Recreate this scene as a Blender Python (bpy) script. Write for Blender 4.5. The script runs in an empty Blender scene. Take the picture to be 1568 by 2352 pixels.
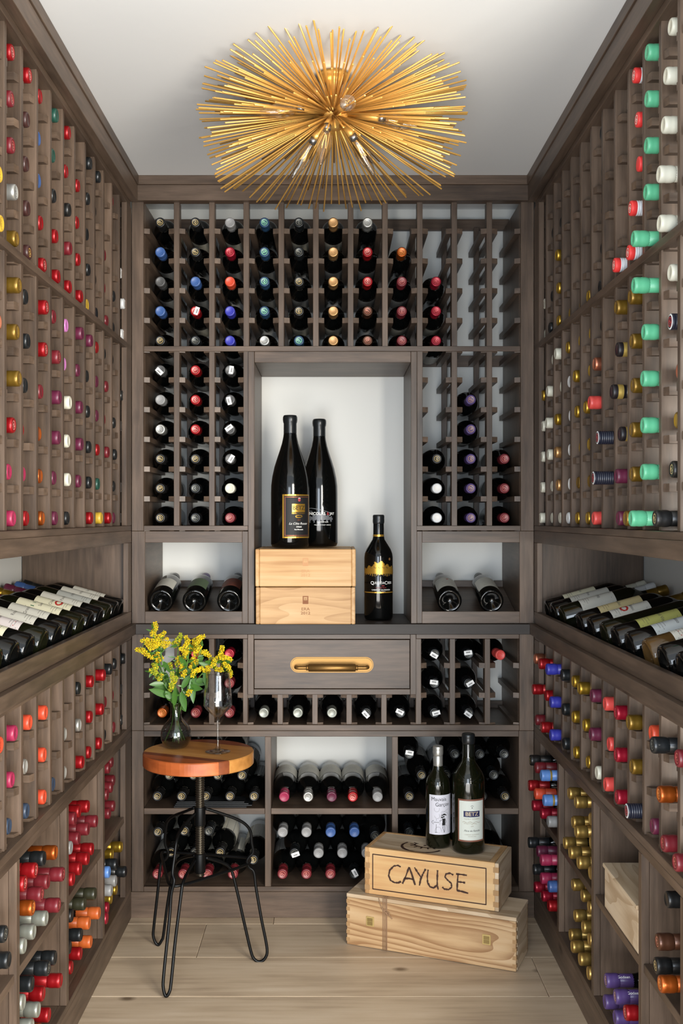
import bpy, math, random
import numpy as np
from mathutils import Vector, Matrix, noise
random.seed(7)
sc = bpy.context.scene
COL = bpy.context.scene.collection
R = math.radians
# ---------------------------------------------------------------- camera
F = 2430.0            # focal length in pixels of the 1568 px wide frame
H0 = 1.2105           # height of the lens above the floor
cam_d = bpy.data.cameras.new('camera'); cam = bpy.data.objects.new('camera', cam_d)
COL.objects.link(cam); sc.camera = cam
cam.location = (0, 0, H0); cam.rotation_euler = (R(90), 0, 0)
cam_d.sensor_fit = 'HORIZONTAL'; cam_d.sensor_width = 36.0
cam_d.lens = 36.0 * F / 1568.0
cam_d.shift_x = 20.0 / 1568.0; cam_d.shift_y = 11.0 / 1568.0
cam_d.clip_start = 0.05; cam_d.clip_end = 60
# ---------------------------------------------------------------- world, lights, exposure
w = bpy.data.worlds.new('world'); sc.world = w; w.use_nodes = True
bg = w.node_tree.nodes['Background']; bg.inputs[0].default_value = (0.86, 0.93, 1.0, 1); bg.inputs[1].default_value = 1.0
def area(name, loc, target, sx, sy, power, color):
    ld = bpy.data.lights.new(name, 'AREA'); ld.shape = 'RECTANGLE'; ld.size = sx; ld.size_y = sy
    ld.energy = power; ld.color = color
    o = bpy.data.objects.new(name, ld); COL.objects.link(o); o.location = loc
    o.rotation_euler = (Vector(target) - Vector(loc)).to_track_quat('-Z', 'Y').to_euler()
    return o
area('hall_window_light', (1.45, -0.70, 1.25), (-0.45, 2.5, 1.40), 1.1, 1.8, 122, (1.0, 0.935, 0.83))
area('hall_side_light', (-0.25, -0.7, 1.05), (0.25, 3.2, 1.15), 0.9, 1.6, 27, (0.78, 0.88, 1.0))
area('ceiling_fill_light', (-0.15, 0.25, 0.25), (0.0, 2.2, 2.24), 1.3, 0.8, 20, (1.0, 0.97, 0.93))  # unseen fill lamp, added low down to brighten the ceiling
sc.view_settings.view_transform = 'Standard'; sc.view_settings.look = 'None'
sc.view_settings.gamma = 1.0; sc.view_settings.use_curve_mapping = False
sc.view_settings.exposure = 0.75
sc.cycles.max_bounces = 10; sc.cycles.transparent_max_bounces = 12
sc.cycles.caustics_reflective = False; sc.cycles.caustics_refractive = False
sc.cycles.sample_clamp_indirect = 6.0

# ---------------------------------------------------------------- helpers
def lin(c):
    return tuple(((v/255)/12.92 if v/255 <= .04045 else ((v/255+.055)/1.055)**2.4) for v in c) + (1,)
_m = {}
def mat(name, rgb, rough=.5, metal=0., spec=.5, coat=0., trans=0., ior=1.45, emit=None, es=0.):
    if name in _m: return _m[name]
    m = bpy.data.materials.new(name); m.use_nodes = True; b = m.node_tree.nodes['Principled BSDF']
    b.inputs['Base Color'].default_value = lin(rgb); b.inputs['Roughness'].default_value = rough
    b.inputs['Metallic'].default_value = metal; b.inputs['Specular IOR Level'].default_value = spec
    b.inputs['Coat Weight'].default_value = coat; b.inputs['Transmission Weight'].default_value = trans
    b.inputs['IOR'].default_value = ior
    if emit: b.inputs['Emission Color'].default_value = lin(emit); b.inputs['Emission Strength'].default_value = es
    _m[name] = m; return m
def thin_glass(name, tint, edge=.75, base=.05, rough=.0, p=3.2):
    """thin clear glass: straight-through light with reflections that grow towards the edges"""
    m=bpy.data.materials.new(name); m.use_nodes=True; nt=m.node_tree; N,L=nt.nodes,nt.links
    N.remove(N['Principled BSDF']); out=[n for n in N if n.type=='OUTPUT_MATERIAL'][0]
    lw=N.new('ShaderNodeLayerWeight'); lw.inputs[0].default_value=.5
    pw=N.new('ShaderNodeMath'); pw.operation='POWER'; pw.inputs[1].default_value=p; L.new(lw.outputs['Facing'],pw.inputs[0])
    ma=N.new('ShaderNodeMath'); ma.operation='MULTIPLY_ADD'; ma.inputs[1].default_value=edge; ma.inputs[2].default_value=base; L.new(pw.outputs[0],ma.inputs[0])
    t=N.new('ShaderNodeBsdfTransparent'); t.inputs[0].default_value=lin(tint); g=N.new('ShaderNodeBsdfGlossy'); g.inputs['Roughness'].default_value=rough
    mx=N.new('ShaderNodeMixShader'); L.new(ma.outputs[0],mx.inputs[0]); L.new(t.outputs[0],mx.inputs[1]); L.new(g.outputs[0],mx.inputs[2]); L.new(mx.outputs[0],out.inputs[0])
    return m
def nodes_of(m):
    nt = m.node_tree; return nt, nt.nodes, nt.links, nt.nodes['Principled BSDF']
def wood(name, c1, c2, c3, axis, scale=7., stretch=12., rough=.5, bump=.15, knots=True, var=.35, per_object=True, wave=0.0, wdist=4., wscale=6., bowdark=None):
    """stained or raw timber with its grain along one object axis"""
    m = mat(name, (128,128,128), rough); nt, N, L, b = nodes_of(m)
    tc = N.new('ShaderNodeTexCoord'); oi = N.new('ShaderNodeObjectInfo')
    add = N.new('ShaderNodeVectorMath'); add.operation = 'ADD'
    mul = N.new('ShaderNodeVectorMath'); mul.operation = 'SCALE'; mul.inputs['Scale'].default_value = 7.3
    comb = N.new('ShaderNodeCombineXYZ')
    for k in range(3): L.new(oi.outputs['Random'], comb.inputs[k])
    L.new(comb.outputs[0], mul.inputs[0]); L.new(tc.outputs['Object'], add.inputs[0])
    if per_object: L.new(mul.outputs[0], add.inputs[1])
    mp = N.new('ShaderNodeMapping'); s = [scale*stretch]*3; s[axis] = scale
    mp.inputs['Scale'].default_value = s; L.new(add.outputs[0], mp.inputs[0])
    n1 = N.new('ShaderNodeTexNoise'); n1.inputs['Scale'].default_value = 1; n1.inputs['Detail'].default_value = 5
    n1.inputs['Roughness'].default_value = .6; L.new(mp.outputs[0], n1.inputs['Vector'])
    mp2 = N.new('ShaderNodeMapping'); s = [9.]*3; s[axis] = 3.; mp2.inputs['Scale'].default_value = s
    L.new(add.outputs[0], mp2.inputs[0])
    n2 = N.new('ShaderNodeTexNoise'); n2.inputs['Scale'].default_value = 1; n2.inputs['Detail'].default_value = 3
    L.new(mp2.outputs[0], n2.inputs['Vector'])
    fac = N.new('ShaderNodeMath'); fac.operation = 'MULTIPLY_ADD'; fac.inputs[1].default_value = .5
    L.new(n1.outputs[0], fac.inputs[0])
    h = N.new('ShaderNodeMath'); h.operation = 'MULTIPLY'; h.inputs[1].default_value = .5; L.new(n2.outputs[0], h.inputs[0])
    L.new(h.outputs[0], fac.inputs[2]); src = fac
    if wave:
        mp3 = N.new('ShaderNodeMapping'); s = [wscale]*3; s[axis] = wscale*.22; mp3.inputs['Scale'].default_value = s
        L.new(add.outputs[0], mp3.inputs[0])
        wv = N.new('ShaderNodeTexNoise'); wv.inputs['Scale'].default_value = 1.; wv.inputs['Detail'].default_value = 1.5
        L.new(mp3.outputs[0], wv.inputs['Vector'])
        a = N.new('ShaderNodeMath'); a.operation = 'MULTIPLY'; a.inputs[1].default_value = wdist*14; L.new(wv.outputs[0], a.inputs[0])
        fr = N.new('ShaderNodeMath'); fr.operation = 'FRACT'; L.new(a.outputs[0], fr.inputs[0])
        pw = N.new('ShaderNodeMath'); pw.operation = 'POWER'; pw.inputs[1].default_value = 2.2; L.new(fr.outputs[0], pw.inputs[0])
        mx = N.new('ShaderNodeMath'); mx.operation = 'MULTIPLY_ADD'; mx.inputs[1].default_value = -wave
        L.new(pw.outputs[0], mx.inputs[0]); L.new(fac.outputs[0], mx.inputs[2]); src = mx
    cr = N.new('ShaderNodeValToRGB'); e = cr.color_ramp.elements
    e[0].position = .32; e[0].color = lin(c1); e[1].position = .68; e[1].color = lin(c3)
    e2 = cr.color_ramp.elements.new(.5); e2.color = lin(c2)
    L.new(src.outputs[0], cr.inputs[0])
    hs = N.new('ShaderNodeHueSaturation')
    v = N.new('ShaderNodeMath'); v.operation = 'MULTIPLY_ADD'; v.inputs[1].default_value = var; v.inputs[2].default_value = 1-var/2
    L.new(oi.outputs['Random'], v.inputs[0]); L.new(v.outputs[0], hs.inputs['Value']); L.new(cr.outputs[0], hs.inputs['Color'])
    if name.startswith('stained'):     # sparse small knots in the alder
        mk=N.new('ShaderNodeMapping'); q=[7.,7.,7.]; q[axis]=3.4; mk.inputs['Scale'].default_value=q; L.new(add.outputs[0],mk.inputs[0])
        ds=N.new('ShaderNodeVectorMath'); ds.operation='ADD'; L.new(mk.outputs[0],ds.inputs[0])
        vk=N.new('ShaderNodeTexVoronoi'); vk.inputs['Scale'].default_value=1.; L.new(mk.outputs[0],vk.inputs['Vector'])
        ck=N.new('ShaderNodeValToRGB'); ck.color_ramp.elements[0].position=.04; ck.color_ramp.elements[0].color=(.42,.36,.32,1); ck.color_ramp.elements[1].position=.13; ck.color_ramp.elements[1].color=(1,1,1,1)
        L.new(vk.outputs['Distance'],ck.inputs[0]); mk2=N.new('ShaderNodeMix'); mk2.data_type='RGBA'; mk2.blend_type='MULTIPLY'; mk2.inputs[0].default_value=.75
        L.new(hs.outputs[0],mk2.inputs[6]); L.new(ck.outputs[0],mk2.inputs[7]); L.new(mk2.outputs[2],b.inputs['Base Color'])
    else: L.new(hs.outputs[0], b.inputs['Base Color'])
    bp = N.new('ShaderNodeBump'); bp.inputs['Strength'].default_value = bump; bp.inputs['Distance'].default_value = .0015
    L.new(n1.outputs[0], bp.inputs['Height']); L.new(bp.outputs[0], b.inputs['Normal'])
    return m
STAIN = [wood('stained_alder_%s' % 'xyz'[k], (57,46,38), (83,68,56), (106,88,74), k, rough=.42, var=.2) for k in range(3)]
PINE = [wood('pale_pine_%s' % 'xyz'[k], (160,120,76), (190,152,106), (204,172,130), k, scale=3, stretch=14, rough=.55, var=.06, wave=.13, wdist=1.0, wscale=9) for k in range(3)]
PINE2 = [wood('figured_pine_%s' % 'xyz'[k], (148,112,76), (186,154,114), (200,172,136), k, scale=3, stretch=14, rough=.55, var=.03, wave=.26, wdist=1.7, wscale=6) for k in range(3)]
PALE = [wood('grey_pine_%s' % 'xyz'[k], (176,152,122), (204,184,156), (220,204,180), k, scale=3, stretch=14, rough=.6, var=.05, wave=.2, wdist=.6, wscale=9) for k in range(3)]
GLASSB = mat('dark_bottle_glass', (7,8,8), .07, spec=.6)
GLASSG = mat('olive_bottle_glass', (16,18,8), .07, spec=.6)
PAPER = mat('label_paper', (205,203,192), .6)

def mesh_from(name, verts, faces, mats=(), idx=None, smooth=False):
    me = bpy.data.meshes.new(name); me.from_pydata([tuple(v) for v in verts], [], faces)
    for m in mats: me.materials.append(m)
    if idx is not None: me.polygons.foreach_set('material_index', idx)
    if smooth: me.polygons.foreach_set('use_smooth', [True]*len(faces))
    me.update(); return me
def link(name, me, parent=None, loc=None, label=None, cat=None, group=None, kind=None, mtx=None):
    o = bpy.data.objects.new(name, me); COL.objects.link(o)
    if parent is not None: o.parent = parent
    if mtx is not None: o.matrix_local = mtx
    elif loc is not None: o.location = loc
    for k, v in (('label', label), ('category', cat), ('group', group), ('kind', kind)):
        if v: o[k] = v
    return o
LABELS = set()
def thing(name, label, cat, loc=(0,0,0), group=None, mtx=None):
    assert label not in LABELS, label
    LABELS.add(label); n = len(label.split()); assert 4 <= n <= 16, (n, label)
    return link(name, None, None, loc, label, cat, group, None, mtx)
BOXF = [(0,3,2,1),(4,5,6,7),(0,1,5,4),(1,2,6,5),(2,3,7,6),(3,0,4,7)]
def boxv(x0,x1,y0,y1,z0,z1):
    return [(x0,y0,z0),(x1,y0,z0),(x1,y1,z0),(x0,y1,z0),(x0,y0,z1),(x1,y0,z1),(x1,y1,z1),(x0,y1,z1)]
def board(name, x0,x1,y0,y1,z0,z1, parent=None, fam=None, axis=None, bev=.0009, org=None, label=None, m=None):
    """one sawn board with eased edges; the grain follows its longest side"""
    if x0>x1: x0,x1=x1,x0
    if y0>y1: y0,y1=y1,y0
    if z0>z1: z0,z1=z1,z0
    c = Vector(((x0+x1)/2,(y0+y1)/2,(z0+z1)/2)); a,b_,d = (x1-x0)/2,(y1-y0)/2,(z1-z0)/2
    ax = axis if axis is not None else [a,b_,d].index(max(a,b_,d))
    e = min(bev, a*.4, b_*.4, d*.4)
    V=[]; 
    for sx in (-1,1):
        for sy in (-1,1):
            for sz in (-1,1):
                V += [(sx*a,sy*(b_-e),sz*(d-e)),(sx*(a-e),sy*b_,sz*(d-e)),(sx*(a-e),sy*(b_-e),sz*d)]
    def q(sx,sy,sz,k): return ((sx>0)*4+(sy>0)*2+(sz>0))*3+k
    Fc=[]
    for s in (-1,1):
        f=[q(s,-1,-1,0),q(s,1,-1,0),q(s,1,1,0),q(s,-1,1,0)]; Fc.append(f if s>0 else f[::-1])
        f=[q(-1,s,-1,1),q(-1,s,1,1),q(1,s,1,1),q(1,s,-1,1)]; Fc.append(f if s>0 else f[::-1])
        f=[q(-1,-1,s,2),q(1,-1,s,2),q(1,1,s,2),q(-1,1,s,2)]; Fc.append(f if s>0 else f[::-1])
    for s in (-1,1):
        for t in (-1,1):
            f=[q(s,t,-1,0),q(s,t,-1,1),q(s,t,1,1),q(s,t,1,0)]; Fc.append(f if s*t>0 else f[::-1])
            f=[q(s,-1,t,0),q(s,1,t,0),q(s,1,t,2),q(s,-1,t,2)]; Fc.append(f if s*t>0 else f[::-1])
            f=[q(-1,s,t,1),q(-1,s,t,2),q(1,s,t,2),q(1,s,t,1)]; Fc.append(f if s*t>0 else f[::-1])
            for u in (-1,1):
                f=[q(s,t,u,0),q(s,t,u,1),q(s,t,u,2)]; Fc.append(f if s*t*u>0 else f[::-1])
    me = mesh_from(name, V, Fc, [m or (fam or STAIN)[ax]])
    o = link(name, me, parent, label=label)
    o.location = c - (Vector(parent.matrix_basis.translation) if parent is not None and org is None else Vector((0,0,0)))
    return o
def lathe(prof, n=24, mat_i=None, a0=0., a1=2*math.pi):
    """prof: list of (r,z); returns verts, faces, material indices"""
    full = abs(a1-a0-2*math.pi) < 1e-6
    cnt = n if full else n+1
    V=[]; rings=[]
    for r,z in prof:
        if r < 1e-6 and full: rings.append([len(V)]); V.append((0,0,z))
        else:
            rings.append(list(range(len(V), len(V)+cnt)))
            for k in range(cnt):
                t = a0+(a1-a0)*k/n; V.append((r*math.cos(t), r*math.sin(t), z))
    Fc=[]; idx=[]
    for i in range(len(prof)-1):
        A,B = rings[i],rings[i+1]; mi = mat_i[i] if mat_i else 0
        for k in range(n):
            k2 = (k+1)%n if full else k+1
            if len(A)==1 and len(B)==1: continue
            if len(A)==1: f=(A[0],B[k2],B[k])
            elif len(B)==1: f=(A[k],A[k2],B[0])
            else: f=(A[k],A[k2],B[k2],B[k])
            Fc.append(f); idx.append(mi)
    return V,Fc,idx
def tube(pts, r, n=8, smooth_it=True, closed=False, cap=True, sub=6):
    P=[Vector(p) for p in pts]
    if smooth_it and len(P)>2:
        Q=[]; N_=len(P); rng = range(N_ if closed else N_-1)
        for i in rng:
            p0=P[(i-1)%N_] if (closed or i>0) else P[0]*2-P[1]
            p1=P[i]; p2=P[(i+1)%N_]; p3=P[(i+2)%N_] if (closed or i+2<N_) else P[-1]*2-P[-2]
            for k in range(sub):
                t=k/sub
                Q.append(.5*((2*p1)+(p2-p0)*t+(2*p0-5*p1+4*p2-p3)*t*t+(3*p1-p0-3*p2+p3)*t**3))
        if not closed: Q.append(P[-1])
        P=Q
    V=[];Fc=[]; m=len(P)
    up=None
    for i,p in enumerate(P):
        if closed: t=(P[(i+1)%m]-P[i-1]).normalized()
        else: t=(P[min(i+1,m-1)]-P[max(i-1,0)]).normalized()
        if up is None:
            up = t.orthogonal().normalized()
        up=(up-t*up.dot(t)).normalized(); s=t.cross(up)
        rr = r[min(i*len(r)//m,len(r)-1)] if isinstance(r,(list,tuple)) else r
        for k in range(n):
            a=2*math.pi*k/n; V.append(p+up*(rr*math.cos(a))+s*(rr*math.sin(a)))
    for i in range(m if closed else m-1):
        for k in range(n):
            a=i*n+k; b=i*n+(k+1)%n; c=((i+1)%m)*n+(k+1)%n; d=((i+1)%m)*n+k
            Fc.append((a,b,c,d))
    if cap and not closed:
        Fc.append(tuple(range(n))[::-1]); Fc.append(tuple(range((m-1)*n,m*n)))
    return V,Fc
class Acc:
    def __init__(s): s.V=[];s.F=[];s.I=[]
    def add(s,V,Fc,mi=0):
        o=len(s.V); s.V+= [tuple(v) for v in V]; s.F+=[tuple(k+o for k in f) for f in Fc]
        s.I+= (mi if isinstance(mi,list) else [mi]*len(Fc)); return s
    def mesh(s,name,mats,smooth=False): return mesh_from(name,s.V,s.F,mats,s.I,smooth)
def P(px,py,d): return Vector(((px-764)*d/F, d, H0-(py-1187)*d/F))
YB = F/760.0
def bx(px): return (px-764)/760.0
def bz(py): return H0-(py-1187)/760.0
def frame(axis, facing, pos):
    """local +Z along axis, local -Y towards facing"""
    z=Vector(axis).normalized(); y=-Vector(facing); y=(y-z*y.dot(z)).normalized(); x=y.cross(z)
    return Matrix(((x.x,y.x,z.x,pos[0]),(x.y,y.y,z.y,pos[1]),(x.z,y.z,z.z,pos[2]),(0,0,0,1)))
ORD=['first','second','third','fourth','fifth','sixth','seventh','eighth','ninth','tenth','eleventh','twelfth','thirteenth']
# text as flat geometry, optionally wrapped round a cylinder of radius r (local -Y is the front)
def text_geo(txt, size, x=0., z=0., r=None, ang=0., eps=.0005, shear=0., ext=0., align='CENTER', bold=0., sx=1.):
    cu=bpy.data.curves.new('t','FONT'); cu.body=txt; cu.size=size; cu.align_x=align; cu.align_y='CENTER'
    cu.shear=shear; cu.offset=bold*size; cu.resolution_u=3; cu.extrude=ext
    o=bpy.data.objects.new('t',cu); me=o.to_mesh()
    V=[v.co.copy() for v in me.vertices]; Fc=[tuple(p.vertices) for p in me.polygons]
    o.to_mesh_clear(); bpy.data.objects.remove(o); bpy.data.curves.remove(cu)
    out=[]
    for v in V:
        u=v.x*sx+x; h=v.y+z
        if r: a=u/r+ang; out.append((math.sin(a)*(r+eps), -math.cos(a)*(r+eps), h))
        else: out.append((u,-eps,h))
    return out,Fc
def patch(r, u0,u1,z0,z1, n=16, eps=.0004):
    V=[];Fc=[]
    for k in range(n+1):
        u=u0+(u1-u0)*k/n; a=u/r
        for z in (z0,z1): V.append((math.sin(a)*(r+eps),-math.cos(a)*(r+eps),z))
    for k in range(n): Fc.append((2*k,2*k+2,2*k+3,2*k+1))
    return V,Fc
def strokes(lines, wd, r=None, eps=.0009, jitter=0.):
    """flat brush strokes in the x,z plane (front is -Y), optionally wrapped"""
    V=[];Fc=[]
    for ln in lines:
        pts=[Vector((p[0],p[1])) for p in ln]; o=len(V); m=len(pts)
        for i,p in enumerate(pts):
            t=(pts[min(i+1,m-1)]-pts[max(i-1,0)]).normalized(); nn=Vector((-t.y,t.x))
            ww=wd*(1+jitter*random.uniform(-1,1))/2
            for s in (-1,1):
                q=p+nn*ww*s
                if r: a=q.x/r; V.append((math.sin(a)*(r+eps),-math.cos(a)*(r+eps),q.y))
                else: V.append((q.x,-eps,q.y))
        for i in range(m-1): Fc.append((o+2*i,o+2*i+1,o+2*i+3,o+2*i+2))
    return V,Fc
def arc(cx,cz,rx,rz,a0,a1,n=14): return [(cx+rx*math.cos(R(a0+(a1-a0)*k/n)), cz+rz*math.sin(R(a0+(a1-a0)*k/n))) for k in range(n+1)]
# ================================================================ the room
ZC = H0+1.026                      # ceiling height
XW, YW = .935, 3.532               # side walls, back wall
def paint(name, rgb, bump=.05):
    m=mat(name, rgb, .7); nt,N,L,b=nodes_of(m)
    tc=N.new('ShaderNodeTexCoord'); n=N.new('ShaderNodeTexNoise'); n.inputs['Scale'].default_value=60; n.inputs['Detail'].default_value=4
    n3=N.new('ShaderNodeTexNoise'); n3.inputs['Scale'].default_value=3; L.new(tc.outputs['Object'],n3.inputs['Vector'])
    L.new(tc.outputs['Object'],n.inputs['Vector']); bp=N.new('ShaderNodeBump'); bp.inputs['Strength'].default_value=bump; bp.inputs['Distance'].default_value=.002
    L.new(n.outputs[0],bp.inputs['Height']); L.new(bp.outputs[0],b.inputs['Normal'])
    cr=N.new('ShaderNodeValToRGB'); cr.color_ramp.elements[0].color=lin(tuple(int(v*.975) for v in rgb)); cr.color_ramp.elements[1].color=lin(rgb)
    L.new(n3.outputs[0],cr.inputs[0]); L.new(cr.outputs[0],b.inputs['Base Color']); return m
WALL=paint('warm_white_wall_paint',(226,226,221)); CEIL=paint('ceiling_paint',(222,223,222),.08)
def slab(name,x0,x1,y0,y1,z0,z1,m):
    return link(name, mesh_from(name, boxv(x0,x1,y0,y1,z0,z1), BOXF, [m]), kind='structure')
slab('wall_back', -XW-.1,XW+.1, YW,YW+.1, 0,ZC, WALL)
slab('wall_left', -XW-.1,-XW, 1.38,YW, 0,ZC, WALL)
slab('wall_right', XW,XW+.1, 1.38,YW, 0,ZC, WALL)
slab('ceiling', -XW-.1,XW+.1, 1.0,YW+.1, ZC,ZC+.08, CEIL)
slab('floor', -1.6,1.6, -.6,YW+.1, -.06,-.0125, mat('subfloor',(60,50,42),.9))
# oak floor planks, each its own board
OAK=wood('limed_oak', (160,140,118), (192,172,146), (208,190,166), 0, scale=3.2, stretch=16, rough=.45, bump=.25, var=.16)
nt,N,L,b=nodes_of(OAK)     # scattered dark knots
tc=[n for n in N if n.type=='TEX_COORD'][0]; hs=[n for n in N if n.type=='HUE_SAT'][0]
addn=[n for n in N if n.type=='VECT_MATH' and n.operation=='ADD'][0]
mp=N.new('ShaderNodeMapping'); mp.inputs['Scale'].default_value=(4.2,6.5,1); L.new(addn.outputs[0],mp.inputs[0])
vo=N.new('ShaderNodeTexVoronoi'); vo.inputs['Scale'].default_value=1.; L.new(mp.outputs[0],vo.inputs['Vector'])
cr=N.new('ShaderNodeValToRGB'); cr.color_ramp.elements[0].position=.035; cr.color_ramp.elements[0].color=(.16,.12,.09,1)
cr.color_ramp.elements[1].position=.11; cr.color_ramp.elements[1].color=(1,1,1,1); L.new(vo.outputs['Distance'],cr.inputs[0])
mx=N.new('ShaderNodeMix'); mx.data_type='RGBA'; mx.blend_type='MULTIPLY'; mx.inputs[0].default_value=.8
L.new(hs.outputs[0],mx.inputs[6]); L.new(cr.outputs[0],mx.inputs[7]); L.new(mx.outputs[2],b.inputs['Base Color'])
floor=bpy.data.objects['floor']
seams=[3.383,3.145,2.907,2.669,2.431,2.193,1.955,1.717,1.479,1.241,1.003]
joints={0:[-.177,.9],1:[-.375,1.3],2:[.546,-1.1],3:[-.9,1.0],4:[.1],5:[-.5,.9],6:[.35],7:[-.2],8:[.6],9:[0]}
for i in range(len(seams)-1):
    xs=[-1.25]+sorted(joints.get(i,[0]))+[1.25]
    for k in range(len(xs)-1):
        o=board('floor_plank', xs[k]+.0006,xs[k+1]-.0006, seams[i+1]+.0006,seams[i]-.0006, -.0125,0, floor, fam=[OAK]*3, bev=.0012)
# ceiling trim
def trim(name, *a):
    o=board(name,*a); o['kind']='structure'; return o
XP=.608
trim('trim_1', -XP,XP, YB-.0215,YB+.02, H0+.9985,ZC)
trim('trim_2', -XP,XP, YB-.018,YB+.02, H0+.951,H0+.998)
for s,n1,n2,n3 in ((-1,'trim_3','trim_4','trim_5'),(1,'trim_6','trim_7','trim_8')):
    trim(n1, s*.5825,s*.64, 1.40,YB-.022, H0+.9975,ZC)
    trim(n2, s*.586,s*.64, 1.40,YB-.0185, H0+.9465,H0+.997)
    trim(n3, s*XP,s*.64, 1.40,YB-.02, H0+.930,H0+.946)
trim('baseboard_back', bx(300),bx(1226), YB-.003,YB+.016, 0,bz(2048))
trim('baseboard_left', -XP,-XP-.018, 1.40,YB-.005, 0,H0-1.1335)
trim('baseboard_right', XP,XP+.018, 1.40,YB-.005, 0,H0-1.1335)
# ================================================================ back wall joinery
CT=[.873-.0901*k for k in range(11)]            # cleat tops above eye level, shared by all upper racks
CT3=[-.4428,-.5329,-.6230]                      # cleat tops below the counter
def cleat_mesh(L_, flip):
    """square rail with a skewed front end; local x = across, y = into the rack, z = height"""
    a=.0165; h=.0155; e=.0055
    v=[(0,e if flip else 0,-h),(a,0 if flip else e,-h),(a,L_,-h),(0,L_,-h),(0,e if flip else 0,0),(a,0 if flip else e,0),(a,L_,0),(0,L_,0)]
    return mesh_from('cleat', v, BOXF, [STAIN[1]])
CL=(cleat_mesh(.3,False),cleat_mesh(.3,True))
post_px=[405,486,565,645.5,725,805,884,964,1043.5,1124]
rack=thing('wine_rack','tall dark-stained wood rack filling the upper back wall around the niche','rack',(0,YB,0))
G=.004
def bpost(parent,px,z0,z1,wpx=13): 
    X=bx(px); wd=wpx/760
    board('upright', X-wd/2,X+wd/2, YB+G,YB+G+.038, z0,z1, parent)
    board('rear_upright', X-wd/2,X+wd/2, 3.489,3.507, z0,z1, parent)
    return X,wd/2
def bcleats(parent,X,h,cts,left=True,right=True):
    for ct in cts:
        if right: link('cleat',CL[0],parent,Vector((X+h,YB+G+.001,H0+ct))-parent.location)
        if left: link('cleat',CL[1],parent,Vector((X-h-.0165,YB+G+.001,H0+ct))-parent.location)
ZU0,ZU1=bz(1208),bz(462)
# stiles and side panels
board('side_stile', bx(302.5),bx(329.5), YB,YB+.02, bz(1219.5),ZU1, rack); board('side_stile', bx(1195.5),bx(1225.5), YB,YB+.02, bz(1219.5),ZU1, rack)
board('side_panel', bx(317),bx(330), YB+.02,YW-.002, bz(1219.5),ZU1, rack); board('side_panel', bx(1195),bx(1208), YB+.02,YW-.002, bz(1219.5),ZU1, rack)
for px in post_px:
    mid = 570<px<960
    X,h=bpost(rack,px, bz(806.5) if mid else ZU0, ZU1)
    if px==565: bcleats(rack,X,h,CT[:5]); bcleats(rack,X,h,CT[5:],right=False)
    elif px==964: bcleats(rack,X,h,CT[:5]); bcleats(rack,X,h,CT[5:],left=False)
    else: bcleats(rack,X,h,CT[:5] if mid else CT)
bcleats(rack,bx(330),0,CT,left=False); bcleats(rack,bx(1195),0,CT,right=False)
board('front_rail', bx(330),bx(1194.5), YB-.0005,YB+.0035, bz(807),bz(795), rack)
board('front_rail', bx(330),bx(569), YB-.0005,YB+.0035, bz(1218.5),bz(1207.5), rack); board('front_rail', bx(956.5),bx(1195), YB-.0005,YB+.0035, bz(1218.5),bz(1207.5), rack)
board('rear_rail', bx(317),bx(1208), 3.508,3.526, H0+.951,H0+.987, rack); board('rear_rail', bx(317),bx(1208), 3.508,3.526, H0+.4986,H0+.5346, rack)
for a,b_ in ((317,584),(943.5,1208)):
    board('bottom_panel', bx(a),bx(b_), YB+.004,YW-.002, bz(1218.5),bz(1208.5), rack)
# display boxes left and right with a sloping shelf
def dbox(x0,xi0,xi1,x1,lab):
    t=thing('display_box',lab,'cabinet',(bx((x0+x1)/2),YB,bz(1432)))
    board('frame_stile', bx(x0),bx(xi0), YB,YB+.02, bz(1432),bz(1220), t); board('frame_stile', bx(xi1),bx(x1), YB,YB+.02, bz(1432),bz(1220), t)
    board('frame_rail', bx(xi0),bx(xi1), YB,YB+.02, bz(1246),bz(1220), t); board('frame_rail', bx(xi0),bx(xi1), YB,YB+.02, bz(1432),bz(1404.5), t)
    board('side_panel', bx(xi0)-.015,bx(xi0), YB+.02,YW-.002, bz(1432),bz(1221), t); board('side_panel', bx(xi1),bx(xi1)+.015, YB+.02,YW-.002, bz(1432),bz(1221), t)
    board('top_panel', bx(xi0),bx(xi1), YB+.02,YW-.002, bz(1246),bz(1234), t)
    board('rear_rail', bx(xi0),bx(xi1), 3.51,3.53, H0-.234,H0-.212, t)
    n=8  # sloping shelf
    a=Vector((0,YB+.021,bz(1420))); b2=Vector((0,3.508,H0-.232)); dirv=(b2-a).normalized(); nrm=Vector((0,-dirv.z,dirv.y))
    V=[]
    for X in (bx(xi0)+.001,bx(xi1)-.001):
        for p in (a,b2,b2-nrm*.012,a-nrm*.012): V.append((X,p.y,p.z))
    me=mesh_from('sloping_shelf',V,[(0,1,2,3),(7,6,5,4),(0,4,5,1),(1,5,6,2),(2,6,7,3),(3,7,4,0)],[STAIN[0]])
    o=link('sloping_shelf',me,t,loc=-t.location); return t
dbox(302.5,333,556,569.5,'dark wood display box left of the niche holding three bottles')
dbox(957,969,1193,1225.5,'dark wood display box right of the niche holding two bottles')
# niche
t=thing('display_niche','tall open wood niche in the middle of the back wall','cabinet',(bx(764),YB,bz(1432)))
board('frame_stile', bx(570),bx(584), YB-.002,YB+.02, bz(1432),bz(807.5), t); board('frame_stile', bx(943.5),bx(957), YB-.002,YB+.02, bz(1432),bz(807.5), t)
board('frame_rail', bx(584.5),bx(943), YB-.002,YB+.02, bz(832.5),bz(807.5), t)
board('side_panel', bx(575),bx(584), YB+.02,YW-.002, bz(1432),bz(820), t); board('side_panel', bx(943.5),bx(953), YB+.02,YW-.002, bz(1432),bz(820), t)
board('top_panel', bx(584.5),bx(943), YB+.02,YW-.002, bz(832.5),bz(822), t)
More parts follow.
